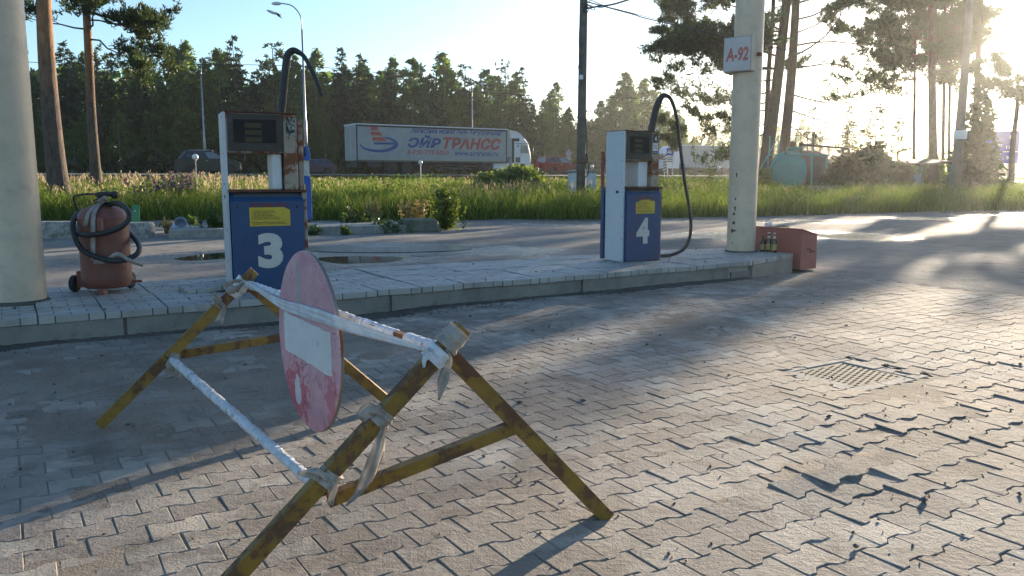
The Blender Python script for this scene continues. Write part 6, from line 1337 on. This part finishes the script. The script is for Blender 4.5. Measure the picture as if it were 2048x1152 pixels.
m = MB(); m.lathe([(.4, tr_*1.9), (.4, tr_*2+.12), (.52, tr_*2+.12), (.52, tr_*2+.17), (.02, tr_*2+.17)], 20, (.7, 0, 0)); m.build('hatch_ring', M['turq'], tr0); m = MB(); m.lathe([(.18, tr_*2+.17), (.18, tr_*2+.42), (.22, tr_*2+.42), (.22, tr_*2+.46), (.02, tr_*2+.47)], 14, (.62, .12, 0)); m.lathe([(.12, tr_*2+.17), (.12, tr_*2+.42), (.02, tr_*2+.43)], 14, (.9, -.2, 0)); m.build('hatch', M['rust'], tr0)
def bars(name, segs, r, mat):
    m = MB()
    for (a, ya), (b, yb) in segs: m.tube([tl(P(a[0], a[1], ya)), tl(P(b[0], b[1], yb))], r, 6)
    return m.build(name, M[mat], tr0)
F1, F2 = 42.6, 44.6
bars('platform_post', [(((1623, 392), F1), ((1624, 310), F1)), (((1651, 392), F1), ((1654, 310), F1))], .055, 'turq'); bars('platform_beam', [(((1592, 308), F1), ((1656, 311), F1)), (((1570, 309), F2), ((1600, 307), F1))], .05, 'turq')
bars('railing', [(((1570, 272), F1), ((1660, 266), F1)), (((1570, 267), F2), ((1640, 264), F2)), (((1570, 272), F1), ((1570, 308), F1)), (((1602, 270), F1), ((1602, 310), F1)), (((1628, 268), F1), ((1628, 310), F1)), (((1658, 266), F1), ((1658, 312), F1)), (((1592, 264), F2), ((1592, 300), F2)), (((1640, 264), F2), ((1640, 305), F2)), (((1574, 272), F1), ((1572, 308), F1)), (((1615, 268), F2), ((1615, 305), F2)), (((1626, 268), F1), ((1626, 290), F1))], .028, 'rust')
bars('stairs', [(((1518, 342), F1), ((1558, 272), F1)), (((1536, 350), F2), ((1558, 312), F1)), (((1520, 372), F1), ((1557, 312), F1)), (((1557, 272), F1), ((1557, 318), F1)), (((1537, 310), F1), ((1560, 310), F1)), (((1536, 310), F1), ((1536, 383), F1)), (((1540, 272), F2), ((1538, 312), F2))]+[(((1520+6*i, 372-10*i), F1), ((1526+6*i, 370-10*i), F2)) for i in range(7)], .032, 'turq')
m = MB(); m.tube(spline([tl(P(1604, 290, 43.4)), tl(P(1625, 291, 43.8)), tl(P(1660, 294, 44.6)), tl(P(1690, 296, 45.4)), tl(P(1697, 299, 45.6)), tl(P(1697, 318, 45.6))], 5), .06, 8); m.tube([tl(P(1686, 297, 45.3)), tl(P(1685, 315, 45.3))], .04, 6); m.build('pipe', M['darkmetal'], tr0, True)
m = MB(); m.lathe([(.07, -.03), (.07, 0)], 12, (-.04, 0, 0), 'x'); o = m.build('gauge', M['steel'], tr0); o.location = Vector(tl(P(1605, 353, 43.7)))
m = MB(); a, b = tl(P(1626, 391, 42.9)), tl(P(1651, 391, 42.9)); a2, b2 = tl(P(1626, 313, 42.9)), tl(P(1653, 313, 42.9)); m.add([a, b, b2, a2]+[p+np.array([.02, .03, 0]) for p in (a, b, b2, a2)], [[0, 1, 2, 3], [7, 6, 5, 4], [0, 4, 5, 1], [1, 5, 6, 2], [2, 6, 7, 3], [3, 7, 4, 0]]); m.build('screen_panel', paint('grey mesh panel', (.12, .12, .12), (.09, .09, .09), 3, .8), tr0)
m = MB(); m.box((.6, -.9, -.4), (.9, .9, .25)); m.box((4.0, -.9, -.4), (4.3, .9, .25)); m.build('cradle', M['concrete'], tr0)
a, b = P(1622, 398, 39.5), P(1797, 397, 42.5); d = b-a; t = thing('retaining_kerb', 'long low concrete retaining kerb in the grass below the tank', 'kerb', (a[0], a[1], gz(a[0], a[1])), math.atan2(d[1], d[0])); m = MB(); Lk = float(np.hypot(d[0], d[1])); [m.box((i*Lk/4+.01, 0, -.3), ((i+1)*Lk/4-.01, .25, .42-.01*i), bev=.02) for i in range(4)]; m.build('blocks', M['concrete'], t)
# shelter and its pump
SY = 43; sp0 = P(1838, 400, SY); t = thing('shelter', 'low flat-roofed shelter of thin posts over an old blue pump', 'shelter', (sp0[0], SY, gz(sp0[0], SY)), 0)
def sl_(px, py, dy=0): return P(px, py, SY+dy)-np.array(t.location)
m = MB(); rp = [sl_(1838, 331, -1.2), sl_(1914, 326, 0), sl_(1846, 321, 2.6), sl_(1763, 327, .5)]; m.add([p+np.array([0, 0, k]) for k in (0, .10) for p in rp], [[3, 2, 1, 0], [4, 5, 6, 7], [0, 1, 5, 4], [1, 2, 6, 5], [2, 3, 7, 6], [3, 0, 4, 7]]); m.build('roof', paint('rusty roof sheet', (.16, .13, .11), (.11, .085, .07), 2, .8, wear=.6), t)
for px, dy in ((1837, -1.0), (1897, -.2), (1842, 2.2), (1781, .5), (1827, 1.6)): a = sl_(px, 400, dy); m = MB(); m.tube([(a[0], a[1], -.2), (a[0], a[1], sl_(px, 329 if px != 1842 else 324, dy)[2])], .045, 6); m.build('post', M['turq'], t)
pb = P(1829, 400, 42.4); t = thing('fuel_pump', 'old tall blue pump under the flat shelter roof', 'fuel pump', (pb[0], pb[1], gz(pb[0], pb[1])), R(20)); hb = P(1829, 349, 42.4)[2]-t.location[2]
m = MB(); m.box((0, -.02, 0), (.46, .5, hb), bev=.015); m.build('cabinet', paint('faded violet-blue paint', (.05, .06, .22), (.05, .055, .17), 3, .5), t); m = MB(); m.box((-.02, -.04, .01), (.17, .45, hb-.01), bev=.01); m.build('side_plate', paint('pale blue plate', (.36, .45, .55), None, 3, .5), t); m = MB(); m.box((-.03, -.06, hb), (.48, .5, hb+.04)); m.build('cap', M['darkmetal'], t); m = MB(); m.box((.20, -.026, hb*.45), (.42, -.018, hb*.92)); m.build('front_panel', paint('dark red-blue panel', (.10, .05, .10), None, 3, .5), t)
lettering('lettering', 'С', M['signwht'], t, (.25, -.024, .18), .15, .34, bold=.03)
q = P(1262, 385, 24.5); t = thing('fire_board', 'red steel fire board on a thin frame seen through the gap of pump 4', 'fire board', (q[0], 24.5, gz(q[0], 24.5)), R(15)); za, zb_ = P(1262, 347, 24.5)[2]-t.location[2], P(1262, 324, 24.5)[2]-t.location[2]
m = MB(); m.box((-.42, 0, za), (.42, .12, zb_), bev=.01); m.build('case', M['redpaint'], t); m = MB(); m.box((-.38, -.01, (za+zb_)/2-.02), (.38, 0, (za+zb_)/2+.01)); m.build('trim', M['white'], t); m = MB(); [m.tube([(k, .05, -.1), (k, .05, za)], .022, 6) for k in (-.38, .06, .14, .38)]; m.build('frame', M['redpaint'], t)
# bird in flight
b0 = P(545, 25, 38); t = thing('bird', 'white bird with dark tail and wing gliding in the blue sky', 'bird', b0, 0)
def rot_(v): return v
m = MB(); prof = [(.004, -.30), (.03, -.26), (.06, -.15), (.065, 0), (.05, .14), (.02, .24), (.004, .30)]; m.lathe(prof, 12, (0, 0, 0), 'x'); bd = m.build('body', M['signwht'], t, True); bd.rotation_euler = (0, R(22), 0)
m = MB(); m.add([(.08, 0, .03), (.22, -.06, -.02), (.40, -.03, -.17), (.30, 0, -.13), (.42, .08, -.24), (.26, .06, -.16), (.10, .05, -.02)], [[0, 1, 2, 3], [0, 3, 4, 5, 6]]); m.add([(-.02, .04, .05), (.16, .05, .02), (.30, .42, -.02), (.14, .40, .05)], [[0, 1, 2, 3]]); o = m.build('wings', M['ink'], t); o.modifiers.new('S', 'SOLIDIFY').thickness = .02

# ------------------------------------------------------------------ added scattering volume, imitates lens glare and brightens the far side
m, nt = newmat('glare veil'); vo = nt.nodes.new('ShaderNodeVolumePrincipled'); vo.inputs['Color'].default_value = (.92, .93, .92, 1); vo.inputs['Density'].default_value = GLARE_HAZE; vo.inputs['Anisotropy'].default_value = .78
o_ = nt.nodes.new('ShaderNodeOutputMaterial'); nt.links.new(vo.outputs[0], o_.inputs['Volume'])
if GLARE_HAZE > 0: hb_ = MB(); hb_.box((-260, -12, -1.2), (330, 300, 30)); stuff(hb_.build('glare_haze', m))
# ------------------------------------------------------------------ camera, sky and sun
cam = bpy.data.cameras.new('camera'); co_ = bpy.data.objects.new('camera', cam); COL.objects.link(co_); cam.sensor_width = 36; cam.lens = FPX/2048*36; cam.clip_start = .05; cam.clip_end = 3000
co_.location = (0, 0, CH); co_.rotation_euler = (math.pi/2-PITCH, 0, 0); sc.camera = co_
S_ = ray(2080, 36); S_ = S_/np.linalg.norm(S_); EL = math.asin(S_[2]); AZ = math.atan2(S_[0], S_[1])
w = bpy.data.worlds.new('World'); sc.world = w; w.use_nodes = True; nt = w.node_tree; nt.nodes.clear()
sky = nt.nodes.new('ShaderNodeTexSky'); sky.sky_type = 'NISHITA'; sky.sun_disc = False; sky.sun_elevation = EL; sky.sun_rotation = AZ; sky.air_density = 1.0; sky.dust_density = .7; sky.ozone_density = 3.1
bg = nt.nodes.new('ShaderNodeBackground'); bg.inputs['Strength'].default_value = SKY_STRENGTH
ow = nt.nodes.new('ShaderNodeOutputWorld'); nt.links.new(sky.outputs[0], bg.inputs[0]); nt.links.new(bg.outputs[0], ow.inputs[0])
sl = bpy.data.lights.new('sun', 'SUN'); sl.energy = SUN_STRENGTH; sl.angle = R(.5); sl.color = (1.0, .83, .62); so = bpy.data.objects.new('sun', sl); COL.objects.link(so); so.rotation_euler = Vector(S_).to_track_quat('Z', 'Y').to_euler(); so.location = (30, 50, 20)
sc.view_settings.view_transform = 'Standard'; sc.view_settings.look = 'None'; sc.view_settings.exposure = EXPOSURE; sc.view_settings.gamma = 1.0
sc.render.engine = 'CYCLES'; sc.cycles.use_denoising = True; sc.cycles.max_bounces = 6; sc.cycles.transparent_max_bounces = 6
